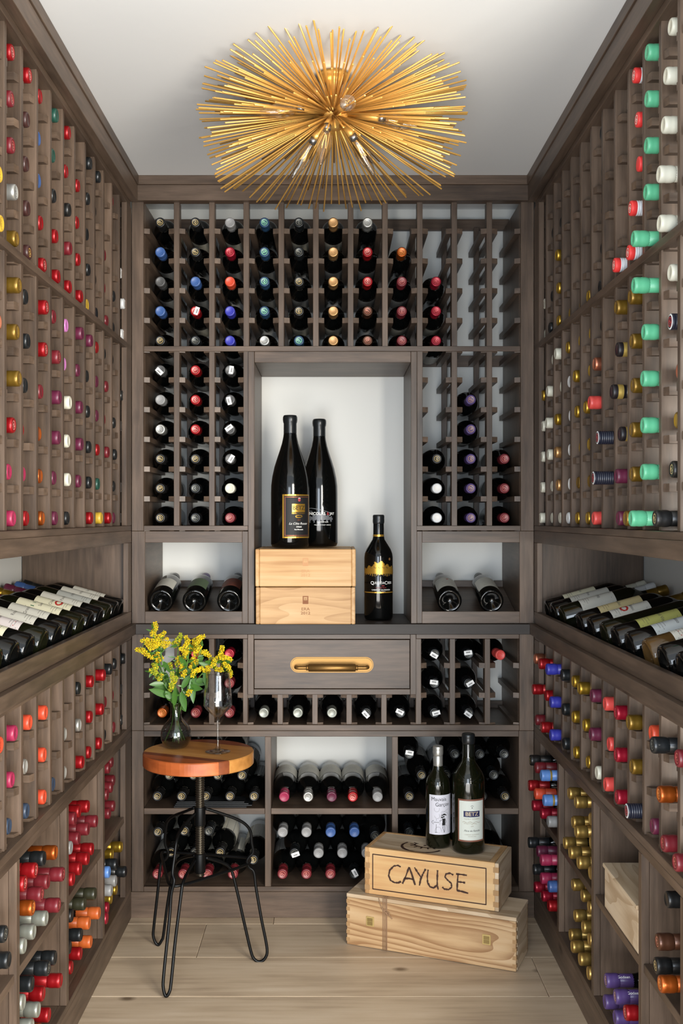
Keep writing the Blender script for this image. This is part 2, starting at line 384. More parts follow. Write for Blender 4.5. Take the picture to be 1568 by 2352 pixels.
# counter
CTR=wood('counter_stain',(36,31,28),(45,39,35),(54,47,42),0,rough=.55,var=.02)
ct=thing('countertop','continuous dark wood countertop running along all three walls','counter',(0,YB,bz(1456)))
board('slab', -.593,.593, YB-.0155,YW-.002, bz(1456),bz(1432.5), ct, fam=[CTR]*3)
for s in (-1,1): board('slab', s*.593,s*.62, 1.40,YB-.0002, H0-.354,H0-.3225, ct)
# racks below the counter
rk=thing('wine_rack','low wood rack under the back counter around the drawer','rack',(0,YB,bz(1678)))
Z0,Z1=bz(1664.5),bz(1456.5)
for a,b_ in ((302.5,329.5),(1192.5,1225.5)): board('side_stile', bx(a),bx(b_), YB,YB+.02, bz(1678),Z1, rk)
for a,b_ in ((317,330),(1192,1205)): board('side_panel', bx(a),bx(b_), YB+.02,YW-.002, bz(1678),Z1, rk)
for a,b_ in ((330,568.5),(955.5,1192)): board('front_rail', bx(a),bx(b_), YB,YB+.02, bz(1467),bz(1456.8), rk)
for a,b_ in ((330,1192),): board('front_rail', bx(a),bx(b_), YB-.001,YB+.02, bz(1678),bz(1665), rk)
for px in (406,485.5,563,961,1039,1119.5):
    X,h=bpost(rk,px,Z0,bz(1467.5),12.5 if px not in(563,) else 11); bcleats(rk,X,h,CT3,left=px!=961,right=px!=563)
bcleats(rk,bx(330),0,CT3,left=False); bcleats(rk,bx(1192),0,CT3,right=False)
for px in (643,723,801.5,881.5):
    X,h=bpost(rk,px,Z0,bz(1595.5),12.5); bcleats(rk,X,h,CT3[1:])
bcleats(rk,bx(568.7),0,CT3[1:],left=False); bcleats(rk,bx(955.3),0,CT3[1:],right=False)
board('rear_rail', bx(330),bx(1192), 3.508,3.526, H0-.644,H0-.611, rk)
board('bottom_panel', bx(330),bx(1192), YB+.021,YW-.002, bz(1678),bz(1668), rk)
# drawer cabinet
dc=thing('drawer_cabinet','single wide wood drawer with brass pull set in the back rack','cabinet',(bx(762),YB,bz(1595)))
board('frame_stile', bx(569),bx(582.7), YB-.004,YB+.02, bz(1595),bz(1456.8), dc); board('frame_stile', bx(941.8),bx(955), YB-.004,YB+.02, bz(1595),bz(1456.8), dc)
board('frame_rail', bx(583),bx(941.5), YB-.004,YB+.02, bz(1467.5),bz(1456.8), dc); board('frame_rail', bx(583),bx(941.5), YB-.004,YB+.02, bz(1595),bz(1582.3), dc)
board('bottom_panel', bx(570),bx(954), YB+.021,3.45, bz(1595),bz(1586), dc)
dr=board('drawer', bx(584),bx(940.3), YB-.003,YB+.016, bz(1581),bz(1469.3), dc, axis=0)
BR=mat('aged_brass',(138,104,58),.42,.8); BR2=mat('pale_brass',(142,118,80),.6,.3)
V=[];Fc=[]   # oval backplate
A=Acc(); n=12
def slot(cx,cz,hw,r,y0,y1,acc,mi):
    ring=[(cx+hw+r*math.cos(R(-90+180*k/n)),cz+r*math.sin(R(-90+180*k/n))) for k in range(n+1)]+[(cx-hw+r*math.cos(R(90+180*k/n)),cz+r*math.sin(R(90+180*k/n))) for k in range(n+1)]
    m=len(ring); V=[(x,y1,z) for x,z in ring]+[(x,y0,z) for x,z in ring]
    F_=[(k,(k+1)%m,m+(k+1)%m,m+k) for k in range(m)]+[tuple(range(m,2*m))]
    acc.add(V,F_,mi)
cx,cz=bx(762),bz(1526.4); hr=17.8/760
slot(cx,cz,bx(857.3)-cx-hr,hr, YB-.0050,YB-.003,A,0)
slot(cx,cz,bx(857.3)-cx-hr,hr-.0022, YB-.0062,YB-.005,A,1)
slot(cx,cz,bx(857.3)-cx-hr,hr-.004, YB-.0066,YB-.0062,A,0)
pl=link('backplate',A.mesh('backplate',[BR,BR2]),dr,loc=-(dc.location+dr.location))
zc=bz(1530.2); yh=YB-.034
A=Acc()
gx0,gx1=bx(708),bx(816.5); rr=.0108
V=[];F_=[]; nn=32
prof=[(0,gx0),(.0075,gx0),(rr,gx0+.002),(rr,gx1-.002),(.0075,gx1),(0,gx1)]
V,F_,I=lathe([(r,z) for r,z in prof],nn)
V=[(v[2], yh+v[0]*(1+(.04 if (k%2) else 0)), zc+v[1]*(1+(.04 if (k%2) else 0))) for k,v in enumerate(V)]
A.add(V,F_)
for s,x in ((-1,gx0),(1,gx1)):
    xe=bx(680) if s<0 else bx(843.5)
    V,F_=tube([(x-s*.003,yh,zc),(x+s*.012,yh,zc),((x+xe)/2,yh,zc),(xe-s*.006,yh,zc),(xe,yh+.006,zc),(xe,YB-.006,zc)],.0052,10); A.add(V,F_)
    V,F_=tube([(x-s*.001,yh,zc),(x+s*.006,yh,zc)],.0078,16,False); A.add(V,F_)
link('handle',A.mesh('handle',[BR],True),dr,loc=-(dc.location+dr.location))
# base cabinet with six cubbies
bc=thing('base_cabinet','open dark wood base cabinet of six cubbies along the back wall','cabinet',(0,YB,bz(2048)))
for a,b_ in ((302.5,329.7),(1191,1225.5)): board('side_stile', bx(a),bx(b_), YB,YB+.02, bz(2048),bz(1678.4), bc)
for a,b_ in ((315,329.8),(1191,1206)): board('side_panel', bx(a),bx(b_), YB+.02,YW-.002, bz(2048),bz(1679), bc)
board('top_rail', bx(330),bx(1190.7), YB,YB+.02, bz(1692),bz(1678.6), bc); board('top_panel', bx(330),bx(1190.7), YB+.021,YW-.002, bz(1690),bz(1680), bc)
board('bottom_rail', bx(330),bx(1190.7), YB,YB+.02, bz(2048),bz(2036.6), bc); board('bottom_panel', bx(330),bx(1190.7), YB+.021,YW-.002, bz(2047),bz(2037), bc)
for a,b_ in ((608.3,622.3),(899.8,913.5)): board('divider', bx(a),bx(b_), YB,YW-.002, bz(2036.3),bz(1692.2), bc)
for a,b_ in ((330,608),(622.5,899.6),(913.7,1190.7)): board('shelf', bx(a),bx(b_), YB+.002,YW-.002, bz(1870.7),bz(1857), bc, axis=0)
# ================================================================ side walls
XR=.616
D0=3.055; SP=.1071
def side(s):
    W='left' if s<0 else 'right'
    Y0=1.40
    X=lambda v: s*v
    t=thing('wine_rack','tall %s wall rack of stained wood with slots for single bottles'%W,'rack',(X(XP),2.4,H0-.0776))
    posts=[D0-SP*k for k in range(0,15)]
    def upr(par,z0,z1,kk):
        for k,d in enumerate(posts[:kk]):
            board('upright', X(XR),X(XR+.038), d,d+.0155, z0,z1, par)
    def cleats(par,cts):
        far=Acc()
        for k,d in enumerate(posts[:13]):
            for ct in cts:
                # cleat on the camera-facing side of the upright
                M=Matrix(((0,s,0,0),(1,0,0,0),(0,0,1,0),(0,0,0,1))) if s>0 else Matrix(((0,-1,0,0),(1,0,0,0),(0,0,1,0),(0,0,0,1)))
                # local y -> into the rack (s*x), local x -> along the wall (y)
                o=link('cleat',SCL[s],par); o.location=Vector((X(XR+.004),d-.0165,H0+ct))-par.location
                far.add(boxv(min(X(XR+.004),X(.9)),max(X(XR+.004),X(.9)),d+.0155,d+.032,H0+ct-.0155,H0+ct),BOXF)
        far_o=link('cleat_row',far.mesh('cleat_row',[STAIN[0]]),par,loc=-par.location,kind='stuff')
    upr(t,H0-.0265,H0+.95,14); cleats(t,CT)
    board('end_stile', X(XP),X(XP+.016), 3.123,YB-.001, H0-.0265,H0+.93, t)
    board('end_panel', X(XP+.016),X(.932), 3.16,3.175, H0-.0776,H0+.94, t)
    for k,ct in enumerate(CT): link('cleat',SCL[s],t,Vector((X(XR+.004),3.16-.0165,H0+ct))-t.location)
    board('front_rail', X(XP),X(XP+.03), Y0,YB-.002, H0+.5,H0+.516, t)
    board('front_rail', X(XP),X(XP+.03), Y0,YB-.002, H0-.0415,H0-.0268, t)
    board('header', X(XP),X(XP+.02), Y0,YB-.002, H0-.0776,H0-.0418, t)
    board('bottom_panel', X(XP+.031),X(.932), Y0,3.159, H0-.06,H0-.045, t)
    board('rear_rail', X(.912),X(.93), Y0,3.159, H0+.951,H0+.987, t)
    # display ledge
    u=thing('display_shelf','sloping display ledge on the %s wall with a row of bottles lying on it'%W,'shelf',(X(XP),2.4,H0-.3225))
    board('front_lip', X(XP),X(XP+.016), Y0,YB-.002, H0-.3222,H0-.2855, u)
    board('end_panel', X(XP+.017),X(.932), 3.175,3.19, H0-.3222,H0-.078, u, axis=2); board('end_stile', X(XP),X(XP+.016), 3.15,YB-.002, H0-.285,H0-.078, u)
    a=Vector((X(XP+.017),0,H0-.3222)); b2=Vector((X(.93),0,H0-.236)); dv=(b2-a).normalized(); nr=Vector((-dv.z,0,dv.x)); nr=nr if nr.z>0 else -nr
    V=[]
    for Y in (Y0,3.174):
        for p in (a,b2,b2-nr*.012,a-nr*.012): V.append((p.x,Y,p.z))
    f=[(0,1,2,3),(7,6,5,4),(0,4,5,1),(1,5,6,2),(2,6,7,3),(3,7,4,0)]
    if s<0: f=[q[::-1] for q in f]
    link('sloping_shelf',mesh_from('sloping_shelf',V,f,[STAIN[1]]),u,loc=-u.location)
    # rack below the counter
    v=thing('wine_rack','low %s wall rack of stained wood between counter and cubbies'%W,'rack',(X(XP),2.4,H0-.664))
    board('top_rail', X(XP),X(XP+.03), Y0,YB-.002, H0-.3685,H0-.3545, v)
    upr(v,H0-.6287,H0-.369,14); cleats(v,CT3)
    board('end_stile', X(XP),X(XP+.016), 3.123,YB-.002, H0-.6285,H0-.369, v); board('end_panel', X(XP+.016),X(.932), 3.16,3.175, H0-.664,H0-.355, v)
    for ct in CT3: link('cleat',SCL[s],v,Vector((X(XR+.004),3.16-.0165,H0+ct))-v.location)
    board('bottom_rail', X(XP),X(XP+.03), Y0,YB-.002, H0-.646,H0-.629, v); board('bottom_panel', X(XP+.03),X(.932), Y0,3.159, H0-.656,H0-.645, v)
    # cubbies
    c=thing('base_cabinet','open dark wood base cabinet of cubbies along the %s wall'%W,'cabinet',(X(XP),2.4,H0-1.133))
    board('top_rail', X(XP),X(XP+.02), Y0,YB-.002, H0-.6642,H0-.6462, c); board('top_panel', X(XP+.02),X(.932), Y0,3.14, H0-.6642,H0-.657, c)
    board('bottom_rail', X(XP),X(XP+.02), Y0,YB-.002, H0-1.133,H0-1.1178, c); board('bottom_panel', X(XP+.02),X(.932), Y0,3.14, H0-1.132,H0-1.1178, c)
    par=[2.801,2.417,2.035,1.655] if s<0 else [2.848,2.468,2.085,1.832]
    edges=[3.104]+par
    board('end_stile', X(XP),X(XP+.016), 3.104,YB-.002, H0-1.1176,H0-.6645, c); board('end_panel', X(XP+.016),X(.932), 3.125,3.14, H0-1.1176,H0-.6645, c)
    for k,d in enumerate(par):
        board('divider_stile', X(XP),X(XP+.0157), d,d+.021, H0-1.1176,H0-.6645, c)
        board('divider', X(XP+.0163),X(.932), d,d+.021, H0-1.1176,H0-.6645, c, axis=2)
    for k in range(len(edges)-1):
        a_=edges[k]+(.0 if k==0 else 0); 
        hi = edges[k]-.0005 if k else 3.1035
        board('shelf', X(XP+.004),X(.932), edges[k+1]+.0215,hi, H0-.8985,H0-.8805, c, axis=1)
def side_cleat(s):
    a=.0165;h=.0155;e=.0055; L_=.28
    v=[(e,0,-h),(L_,0,-h),(L_,a,-h),(0,a,-h),(e,0,0),(L_,0,0),(L_,a,0),(0,a,0)]
    f=BOXF
    if s<0: v=[(-x,y,z) for x,y,z in v]; f=[q[::-1] for q in BOXF]
    return mesh_from('cleat',v,f,[STAIN[0]])
SCL={-1:side_cleat(-1),1:side_cleat(1)}
side(-1); side(1)
# ================================================================ bottles
COLORS={'e':('blue and green',(44,78,112)),'x':('orange',(214,104,46)),'R':('red',(178,24,32)),'D':('dark red',(124,34,44)),'S':('silver',(196,196,190)),'G':('olive gold',(146,112,40)),'Y':('yellow',(226,184,60)),
'N':('brown',(72,42,40)),'K':('black',(34,37,40)),'B':('blue',(68,104,168)),'O':('copper orange',(196,96,30)),'E':('dark green',(38,88,74)),'P':('plum',(106,38,66)),
'M':('magenta',(176,48,88)),'I':('pink',(214,130,200)),'C':('cream',(226,224,206)),'T':('orange red',(232,84,54)),'U':('slate blue',(58,74,98)),'A':('mint green',(98,192,146)),
'X':('white and red',(226,228,232)),'V':('navy',(36,40,56)),'W':('white',(226,228,228)),'L':('maroon and gold',(30,26,30)),'Z':('rose copper',(196,120,92)),'Q':('bright gold',(196,156,54)),
'H':('tan gold',(206,158,104)),'J':('light blue',(96,142,212)),'F':('purple',(44,24,120)),'g':('grey',(150,150,150)),'o':('dark olive',(54,54,38)),'s':('pale silver',(160,164,154)),
'b':('brown copper',(96,60,42)),'r':('coral',(236,84,78)),'q':('gold',(196,160,86)),'c':('crimson',(176,24,50)),'v':('blue violet',(62,66,186)),'k':('black and gold',(30,30,30)),
'm':('purple',(92,70,130)),'t':('dark grey',(90,90,90)),'w':('burgundy',(132,40,48))}
METAL={'R':.45,'G':.6,'q':.75,'Q':.8,'O':.7,'S':.7,'s':.5,'Z':.8,'H':.7,'K':.2,'c':.4,'F':.5,'b':.5}
STAMP={'e':(150,216,170),'x':(200,90,40),'R':(214,150,140),'D':(170,90,80),'N':(190,150,80),'S':(130,130,130),'K':(120,120,112),'G':(150,116,60),'X':(222,60,58),'V':(206,70,64),'L':(74,28,38),'U':(190,200,205),
'k':(188,166,116),'O':(226,150,80),'q':(206,172,110),'c':(200,90,90),'w':(196,120,110),'m':(190,150,120),'b':(190,120,100),'C':(214,210,186),'E':(52,100,84)}
def capmats(c):
    n,rgb=COLORS[c]; n=n.replace(' ','_'); rgb=tuple(int(v*(.9 if min(rgb)>90 else .84)) for v in rgb)
    a=mat('capsule_'+n,rgb,.32 if METAL.get(c) else .38,METAL.get(c,.0),coat=.15)
    st=STAMP.get(c); 
    st=st or tuple(min(255,int(v*1.08)+8) for v in rgb)
    new='stamp_'+n not in _m
    b=mat('stamp_'+n,st,.4,.3 if c in METAL else 0.)
    if new:      # an embossed crest: the stamp colour breaks through the foil in a ring and a figure
        nt,N,L,bs=nodes_of(b); tc=N.new('ShaderNodeTexCoord'); mp=N.new('ShaderNodeMapping'); mp.inputs['Scale'].default_value=(1,1,0); L.new(tc.outputs['Object'],mp.inputs[0])
        ns=N.new('ShaderNodeTexNoise'); ns.inputs['Scale'].default_value=330; ns.inputs['Detail'].default_value=1; L.new(mp.outputs[0],ns.inputs['Vector'])
        ln=N.new('ShaderNodeVectorMath'); ln.operation='LENGTH'; L.new(mp.outputs[0],ln.inputs[0])
        r1=N.new('ShaderNodeMath'); r1.operation='COMPARE'; r1.inputs[1].default_value=.0083; r1.inputs[2].default_value=.0008; L.new(ln.outputs['Value'],r1.inputs[0])
        r2=N.new('ShaderNodeMath'); r2.operation='LESS_THAN'; r2.inputs[1].default_value=.0058; L.new(ln.outputs['Value'],r2.inputs[0])
        gt=N.new('ShaderNodeMath'); gt.operation='GREATER_THAN'; gt.inputs[1].default_value=.52; L.new(ns.outputs[0],gt.inputs[0])
        mu=N.new('ShaderNodeMath'); mu.operation='MULTIPLY'; L.new(r2.outputs[0],mu.inputs[0]); L.new(gt.outputs[0],mu.inputs[1])
        mxm=N.new('ShaderNodeMath'); mxm.operation='MAXIMUM'; L.new(mu.outputs[0],mxm.inputs[0]); L.new(r1.outputs[0],mxm.inputs[1])
        full = c in 'XW'
        mix=N.new('ShaderNodeMix'); mix.data_type='RGBA'; mix.inputs[6].default_value=lin(st if full else rgb); mix.inputs[7].default_value=lin((236,226,214) if full else st); L.new(mxm.outputs[0],mix.inputs[0]); L.new(mix.outputs[2],bs.inputs['Base Color'])
    g=mat('gold_band',(200,170,90),.35,.6)
    return [a,b,g]
# body profiles: (r,z) from punt to lip; height, radius
def prof_body(kind):
    if kind=='bur':
        r=.0395; p=[(0,.022),(.014,.017),(.024,.006),(.031,.0005),(.0365,.0015),(r,.007),(r,.145),(.0385,.160),(.0345,.178),(.0275,.197),(.0205,.214),(.0158,.232),(.0144,.245),(.0142,.284),(.0142,.297)]
    elif kind=='mag':
        r=.0455; p=[(0,.026),(.016,.02),(.029,.006),(.037,.0005),(.0425,.002),(r,.009),(r,.196),(.0440,.208),(.0385,.222),(.0285,.238),(.0195,.252),(.0172,.264),(.0168,.312),(.0168,.329)]
    elif kind=='dbl':
        r=.0592; p=[(0,.03),(.02,.022),(.04,.006),(.05,.0005),(.0555,.002),(r,.011),(r,.165),(.0585,.19),(.0555,.215),(.049,.245),(.0405,.272),(.032,.297),(.0255,.318),(.0212,.338),(.0195,.352),(.0193,.395),(.0193,.4)]
    else:
        r=.037; p=[(0,.024),(.013,.019),(.023,.006),(.0295,.0005),(.0345,.0015),(r,.007),(r,.182),(.0362,.192),(.0335,.202),(.0265,.214),(.0185,.224),(.0154,.233),(.0143,.243),(.0139,.284),(.0139,.299)]
    return p
H_={'bdx':.300,'bur':.298,'mag':.330,'dbl':.405}
_body={}
def body_mesh(kind,g='K'):
    if (kind,g) not in _body:
        V,Fc,I=lathe(prof_body(kind),28 if kind!='dbl' else 40)
        # grip dots pressed round the heel
        _body[kind,g]=mesh_from('bottle_glass',V,[f[::-1] for f in Fc] if False else Fc,[GLASSB if g=='K' else GLASSG if g=='G' else mat('golden_wine_glass',(74,54,28),.08,spec=.6)],None,True)
    return _body[kind,g]
_cap={}
def cap_mesh(kind,c):
    if (kind,c) in _cap: return _cap[kind,c]
    k={'bdx':1,'bur':1.02,'mag':1.18,'dbl':1.36}[kind]; h=H_[kind]; n=20
    r=.0146*k
    if c in 'XV':   # screw caps with ribs
        pr=[(.0150,h-.062)]; 
        z=h-.062
        for q in range(12 if c=='V' else 11): pr+=[(.0152,z),(.0152,z+.0032),(.0146,z+.0038)]; z+=.0046
        pr+=[(.0153,z),(.0153,h-.003),(.0146,h-.0006),(.0118,h),(0,h-.0002)]
        mi=[0]*(len(pr)-4)+([1,1,1,1] if c=='X' else [0,2,1,1])
        if c=='X': mi=[0]*(len(pr)-6)+[1]*6
        mi=mi[:len(pr)-1]
        mm=capmats(c); 
        if c=='V': mm=[mm[0],mm[1],mat('cap_white',(225,225,225),.4)]
    else:
        L0=.064 if kind!='dbl' else .062
        pr=[(r*.985,h-L0),(r,h-L0+.0006),(r*.985,h-.030),(r*.96,h-.0295),(r*.985,h-.0288),(r*1.07,h-.024),(r*1.08,h-.016),(r*1.05,h-.012),(r*1.075,h-.0095),(r*1.075,h-.006),(r*1.045,h-.0022),(r*.95,h-.0004),(r*.8,h),(r*.72,h-.0009),(0,h-.0006)]
        mi=[0]*12+[1,1]
        if c=='L': mi=[0,0,0,0,0,2,2,1,1,1,1,1,1,1]
        if c=='J': mi=[0,0,0,2,2,0,0,0,0,0,0,0,1,1]
        if kind=='dbl': pr=[(.0198,h-.07),(.0200,h-.069),(.0199,h-.026),(.0215,h-.022),(.0226,h-.014),(.0222,h-.006),(.0195,h-.001),(0,h)]; mi=[0]*7
        mm=capmats(c)
    V,Fc,I=lathe(pr,n,mi)
    _cap[kind,c]=mesh_from('capsule',V,Fc,mm,I,True); return _cap[kind,c]
_lab={}
def label_mesh(kind,z0,z1,half,m,cx=0.):
    key=(kind,z0,z1,half,m.name,cx)
    if key not in _lab:
        r={'bdx':.037,'bur':.0395,'mag':.0455,'dbl':.0592}[kind]
        V,Fc=patch(r,(-half+cx)*r,(half+cx)*r,z0,z1,18); _lab[key]=mesh_from('paper_label',V,Fc,[m],None,True)
    return _lab[key]
_col={}
def collar_mesh(m):
    if m.name not in _col:
        V,Fc,I=lathe([(.0150,.2325),(.0151,.233),(.0147,.2395),(.0144,.2398)],20); _col[m.name]=mesh_from('neck_band',V,Fc,[m],None,True)
    return _col[m.name]
TAGW=mat('tag_white',(232,232,230),.5); INK=mat('black_ink',(22,22,24),.6)
def tag_mesh():
    A=Acc(); A.add(boxv(-.012,.012,-.0004,.0004,-.0065,.0065),BOXF)
    for k in range(7): x=-.006+k*.0019; A.add([(x,-.0006,-.001),(x+.001+(k%2)*.0004,-.0006,-.001),(x+.001+(k%2)*.0004,-.0006,.0035),(x,-.0006,.0035)],[(0,1,2,3)],1)
    return A.mesh('price_tag',[TAGW,INK])
TAG=tag_mesh()
BOT=[]     # every wine bottle of the cellar is collected here, then the 300 that show largest become objects
CAPNOTE={}
def bottle(where,c,pos,axis,facing,area_,kind='bdx',glass='K',group=None,lab=None,collar=None,tag=None,extra=None,text=None):
    BOT.append(dict(where=where,c=c,M=frame(axis,facing,pos),area=area_,kind=kind,glass=glass,group=group,lab=lab,collar=collar,tag=tag,extra=extra,text=text))
CREAMB=mat('cream_band',(196,190,172),.6); GREYL=mat('grey_label',(150,150,146),.6); GREENL=mat('sage_label',(86,104,76),.6); RUST=mat('rust_label',(118,62,46),.6); LILAC=mat('lilac_band',(120,96,120),.6); BURG=mat('burgundy_band',(96,22,34),.6)
# ---- back wall
def back_bottle(where,c,pxc,ct,i=0,tipd=3.225,**kw):
    X=bx(pxc); z=H0+ct+.0248
    bottle(where,c,(X,tipd+.3,z),(0,-1,0),(math.sin(i*2.1),0,math.cos(i*2.1)),2600,**kw)
colx=[364,445.5,525.5,605.5,685.5,765,844.5,924,1003.5,1084,1162]
UP=['kBkBk','kkWK'+'K','tRTvv','EEEEs','ttkkE','HHHHH','tRRNN','.OwwwI','..ccc']
UPC=[['k','B','t','B','k'],['k','k','B','R','K'],['g','c','T','v','v'],['e','e','e','e','S'],['K','K','k','k','e'],['H']*5,['S','R','R','b','b'],[None,'O','w','w','w'],[None,None,'c','c','c']]
for ci,colr in enumerate(UPC):
    for ri,c in enumerate(colr):
        if c: back_bottle('back wall upper rack, %s column, %s row down'%(ORD[ci],ORD[ri]),c,colx[ci],CT[ri],ci*5+ri,group='bottles in the upper back rack',
            lab=('bdx',.05,.172,2.2,GREYL) if (ci*3+ri)%3 else ('bdx',.05,.172,2.2,CREAMB),collar=CREAMB if (ci+ri)%2==0 and c!='R' else None, tag=(ci==1 and ri==3))
LO=[['t','g','S','k','k','k'],['R','R','R','k','K','K'],['t','t','t','t','C','w']]
LOT=[[1,0,0,0,0,0],[0]*6,[1,2,2,3,0,0]]
for ci,colr in enumerate(LO):
    for ri,c in enumerate(colr):
        back_bottle('back wall rack left of niche, %s column, %s row down'%(ORD[ci],ORD[ri]),c,colx[ci],CT[5+ri],ci+ri,group='bottles in the rack left of the niche',
            lab=('bdx',.05,.172,2.2,GREYL),collar=CREAMB if c not in 'R' else mat('gold_label',(190,165,80),.5),tag=bool(LOT[ci][ri]))
for ci,ri,c in ((8,8,'k'),(8,9,'W'),(8,10,'W'),(9,6,'m'),(9,7,'m'),(9,8,'m'),(9,9,'m'),(9,10,'m'),(10,8,'w'),(10,9,'w'),(10,10,'w')):
    back_bottle('back wall rack right of niche, %s column, %s row down'%(ORD[ci-8],ORD[ri-5]),c,colx[ci]+(2 if ci==8 else 0),CT[ri],ri,group='bottles in the rack right of the niche',lab=('bdx',.05,.172,2.2,GREYL),collar=LILAC if c in 'mw' else None)
for ci,px in ((0,368),(1,446),(2,524)):
    for ri in range(3):
        if ci==0 and ri<2: continue
        back_bottle('rack under counter left of drawer, %s column, %s row down'%(ORD[ci],ORD[ri]),'O' if ci==0 else 'w' if ri else 'c',px,CT3[ri],ri,group='bottles in the rack under the counter',lab=('bdx',.06,.17,2.,GREYL),collar=None if ci==0 else BURG)
for k,px in enumerate((604,683,762,842,921)):
    back_bottle('rack under the drawer, %s slot from the flowers'%ORD[k],'s' if k<3 else 'K',px,CT3[2],k,group='bottles in the rack under the drawer',lab=('bdx',.05,.174,2.8,GREYL),tag=k>=3)
for ci,px in ((0,1000),(1,1079)):
    for ri in range(3): back_bottle('rack under counter right of drawer, %s column, %s row down'%(ORD[ci],ORD[ri]),'K',px,CT3[ri],ri+ci,group='bottles in the rack under the counter',lab=('bdx',.05,.174,2.8,GREYL),tag=True,collar=LILAC)
bottle('rack under counter right of drawer, tilted in last column','r',(bx(1150)-.03,3.50,H0+CT3[0]+.03),(.10,-1,-.02),(0,0,1),2400,group='bottles in the rack under the counter')
# display boxes
ax=Vector((0,.978,.19))
for k,(px,py,c,lm,nm) in enumerate(((367.4,1380.7,'K',PAPER,'cream'),(444.6,1378,'m',GREENL,'sage green'),(524.6,1381,'K',RUST,'rust brown'))):
    bottle('display box left of the niche, %s label, lying base first'%nm,c,(bx(px),3.213,H0-.257+.0),ax,(-.25,0,1),4000,kind='bdx',group='bottles lying in the left display box',lab=('bdx',.05,.14,1.15,lm),text=('dark',None))
for k,(px,py,c,nm) in enumerate(((1034,1385,'g','red dot'),(1130.7,1380,'t','script'))):
    bottle('display box right of the niche, white label with %s'%nm,c,(bx(px),3.213,H0-.257),ax,(.12,0,1),4000,kind='bdx',group='bottles lying in the right display box',lab=('bdx',.045,.15,1.2,PAPER),text=('red' if k==0 else 'dark',None))
# base cubbies on the back wall: (px,py of the cap, colour, tag)
def cubby(name,floor_py,items,group,labm=GREYL):
    zf=bz(floor_py)
    for k,it in enumerate(items):
        px,py,c,tg=it[:4]
        zt=bz(py); X=bx(px)
        bottle('%s, %s row, %s from left'%(name,it[4],it[5]),c,(X*.995,3.5,zt-.001),(0.0,-1,0),(math.sin(k),0,math.cos(k)),2000,group=group,lab=('bdx',.05,.172,2.9,labm),collar=CREAMB if c not in 'RcM' else None,tag=bool(tg))
def rows(lst): 
    out=[]
    for r,(row) in enumerate(lst):
        for q,(px,py,c,t) in enumerate(row): out.append((px,py,c,t,['bottom','middle','top'][r],ORD[q]))
    return out
cubby('cubby behind the stool seat',1857,rows([[(358.6,1829,'k',0),(414.6,1829,'k',0),(470.5,1829,'k',0),(526.4,1829,'k',0),(582,1829,'k',0)],[(386.6,1781,'k',0),(442.6,1781,'k',0),(498.5,1781,'k',0),(554.4,1781,'k',0)],[(364,1733,'K',0),(420,1733,'K',0),(472,1733,'K',0),(528,1733,'K',0)]]),'bottles in the cubby behind the stool seat')
def fan(px,c,nm,k,lm):
    X=bx(px); bottle('middle cubby of base cabinet, %s'%nm,c,(X*.985,3.5,bz(1829)),(.015*(1 if px<764 else -1),-1,-.01),(0.25*math.sin(k*2),-.2,1),2600,group='row of five bottles in the middle cubby',lab=('bdx',.045,.145,1.3,lm),text=('dark',None))
for k,(px,c,nm) in enumerate(((647,'M','pink capsule'),(703,'S','white silver capsule'),(758,'P','plum capsule'),(814,'R','bright red capsule'),(872,'g','grey capsule'))): fan(px,c,nm,k,PAPER)
cubby('upper cubby behind the crates',1857,rows([[(941,1829,'k',0),(998,1829,'K',0),(1054,1829,'K',0),(1110,1829,'K',0),(1162,1829,'k',0)],[(969,1780,'k',0),(1026,1780,'K',0),(1082,1780,'K',0),(1136,1780,'K',0)],[(941,1732,'K',1),(1046,1732,'K',0),(1104,1732,'K',0),(1160,1732,'K',0)]]),'bottles in the cubby behind the standing bottles')
cubby('lower cubby behind the stool legs',2036.5,rows([[(358.6,2008,'w',0),(418,2008,'w',0),(474,2008,'w',0),(533,2008,'w',0)],[(390,1958,'k',0),(446,1958,'K',0),(503.7,1958,'k',0),(580,1975,'k',0)],[(360,1911,'k',0),(421,1909,'k',0),(478,1909,'K',0)]]),'bottles in the cubby behind the stool legs',PAPER)
cubby('lower middle cubby',2036.5,rows([[(647.7,2008,'w',0),(703,2008,'w',0),(758.5,2008,'w',0),(814,2008,'K',1),(870,2008,'K',0)],[(675.5,1960,'K',1),(731,1960,'g',0),(786,1960,'g',0),(842,1960,'g',0)],[(648,1912,'g',0),(703,1912,'g',0),(759,1912,'B',0),(814,1912,'B',0),(862,1920,'K',0)]]),'bottles stacked in the lower middle cubby')
cubby('lower cubby behind the crates',2036.5,rows([[(941,2008,'K',0),(997,2008,'K',0),(1053,2008,'K',0),(1109,2008,'K',0),(1163,2008,'c',0)],[(969,1960,'K',0),(1082,1960,'K',0),(1136,1960,'K',0)],[(941,1912,'K',0),(997,1912,'K',0)]]),'bottles in the cubby behind the crates')
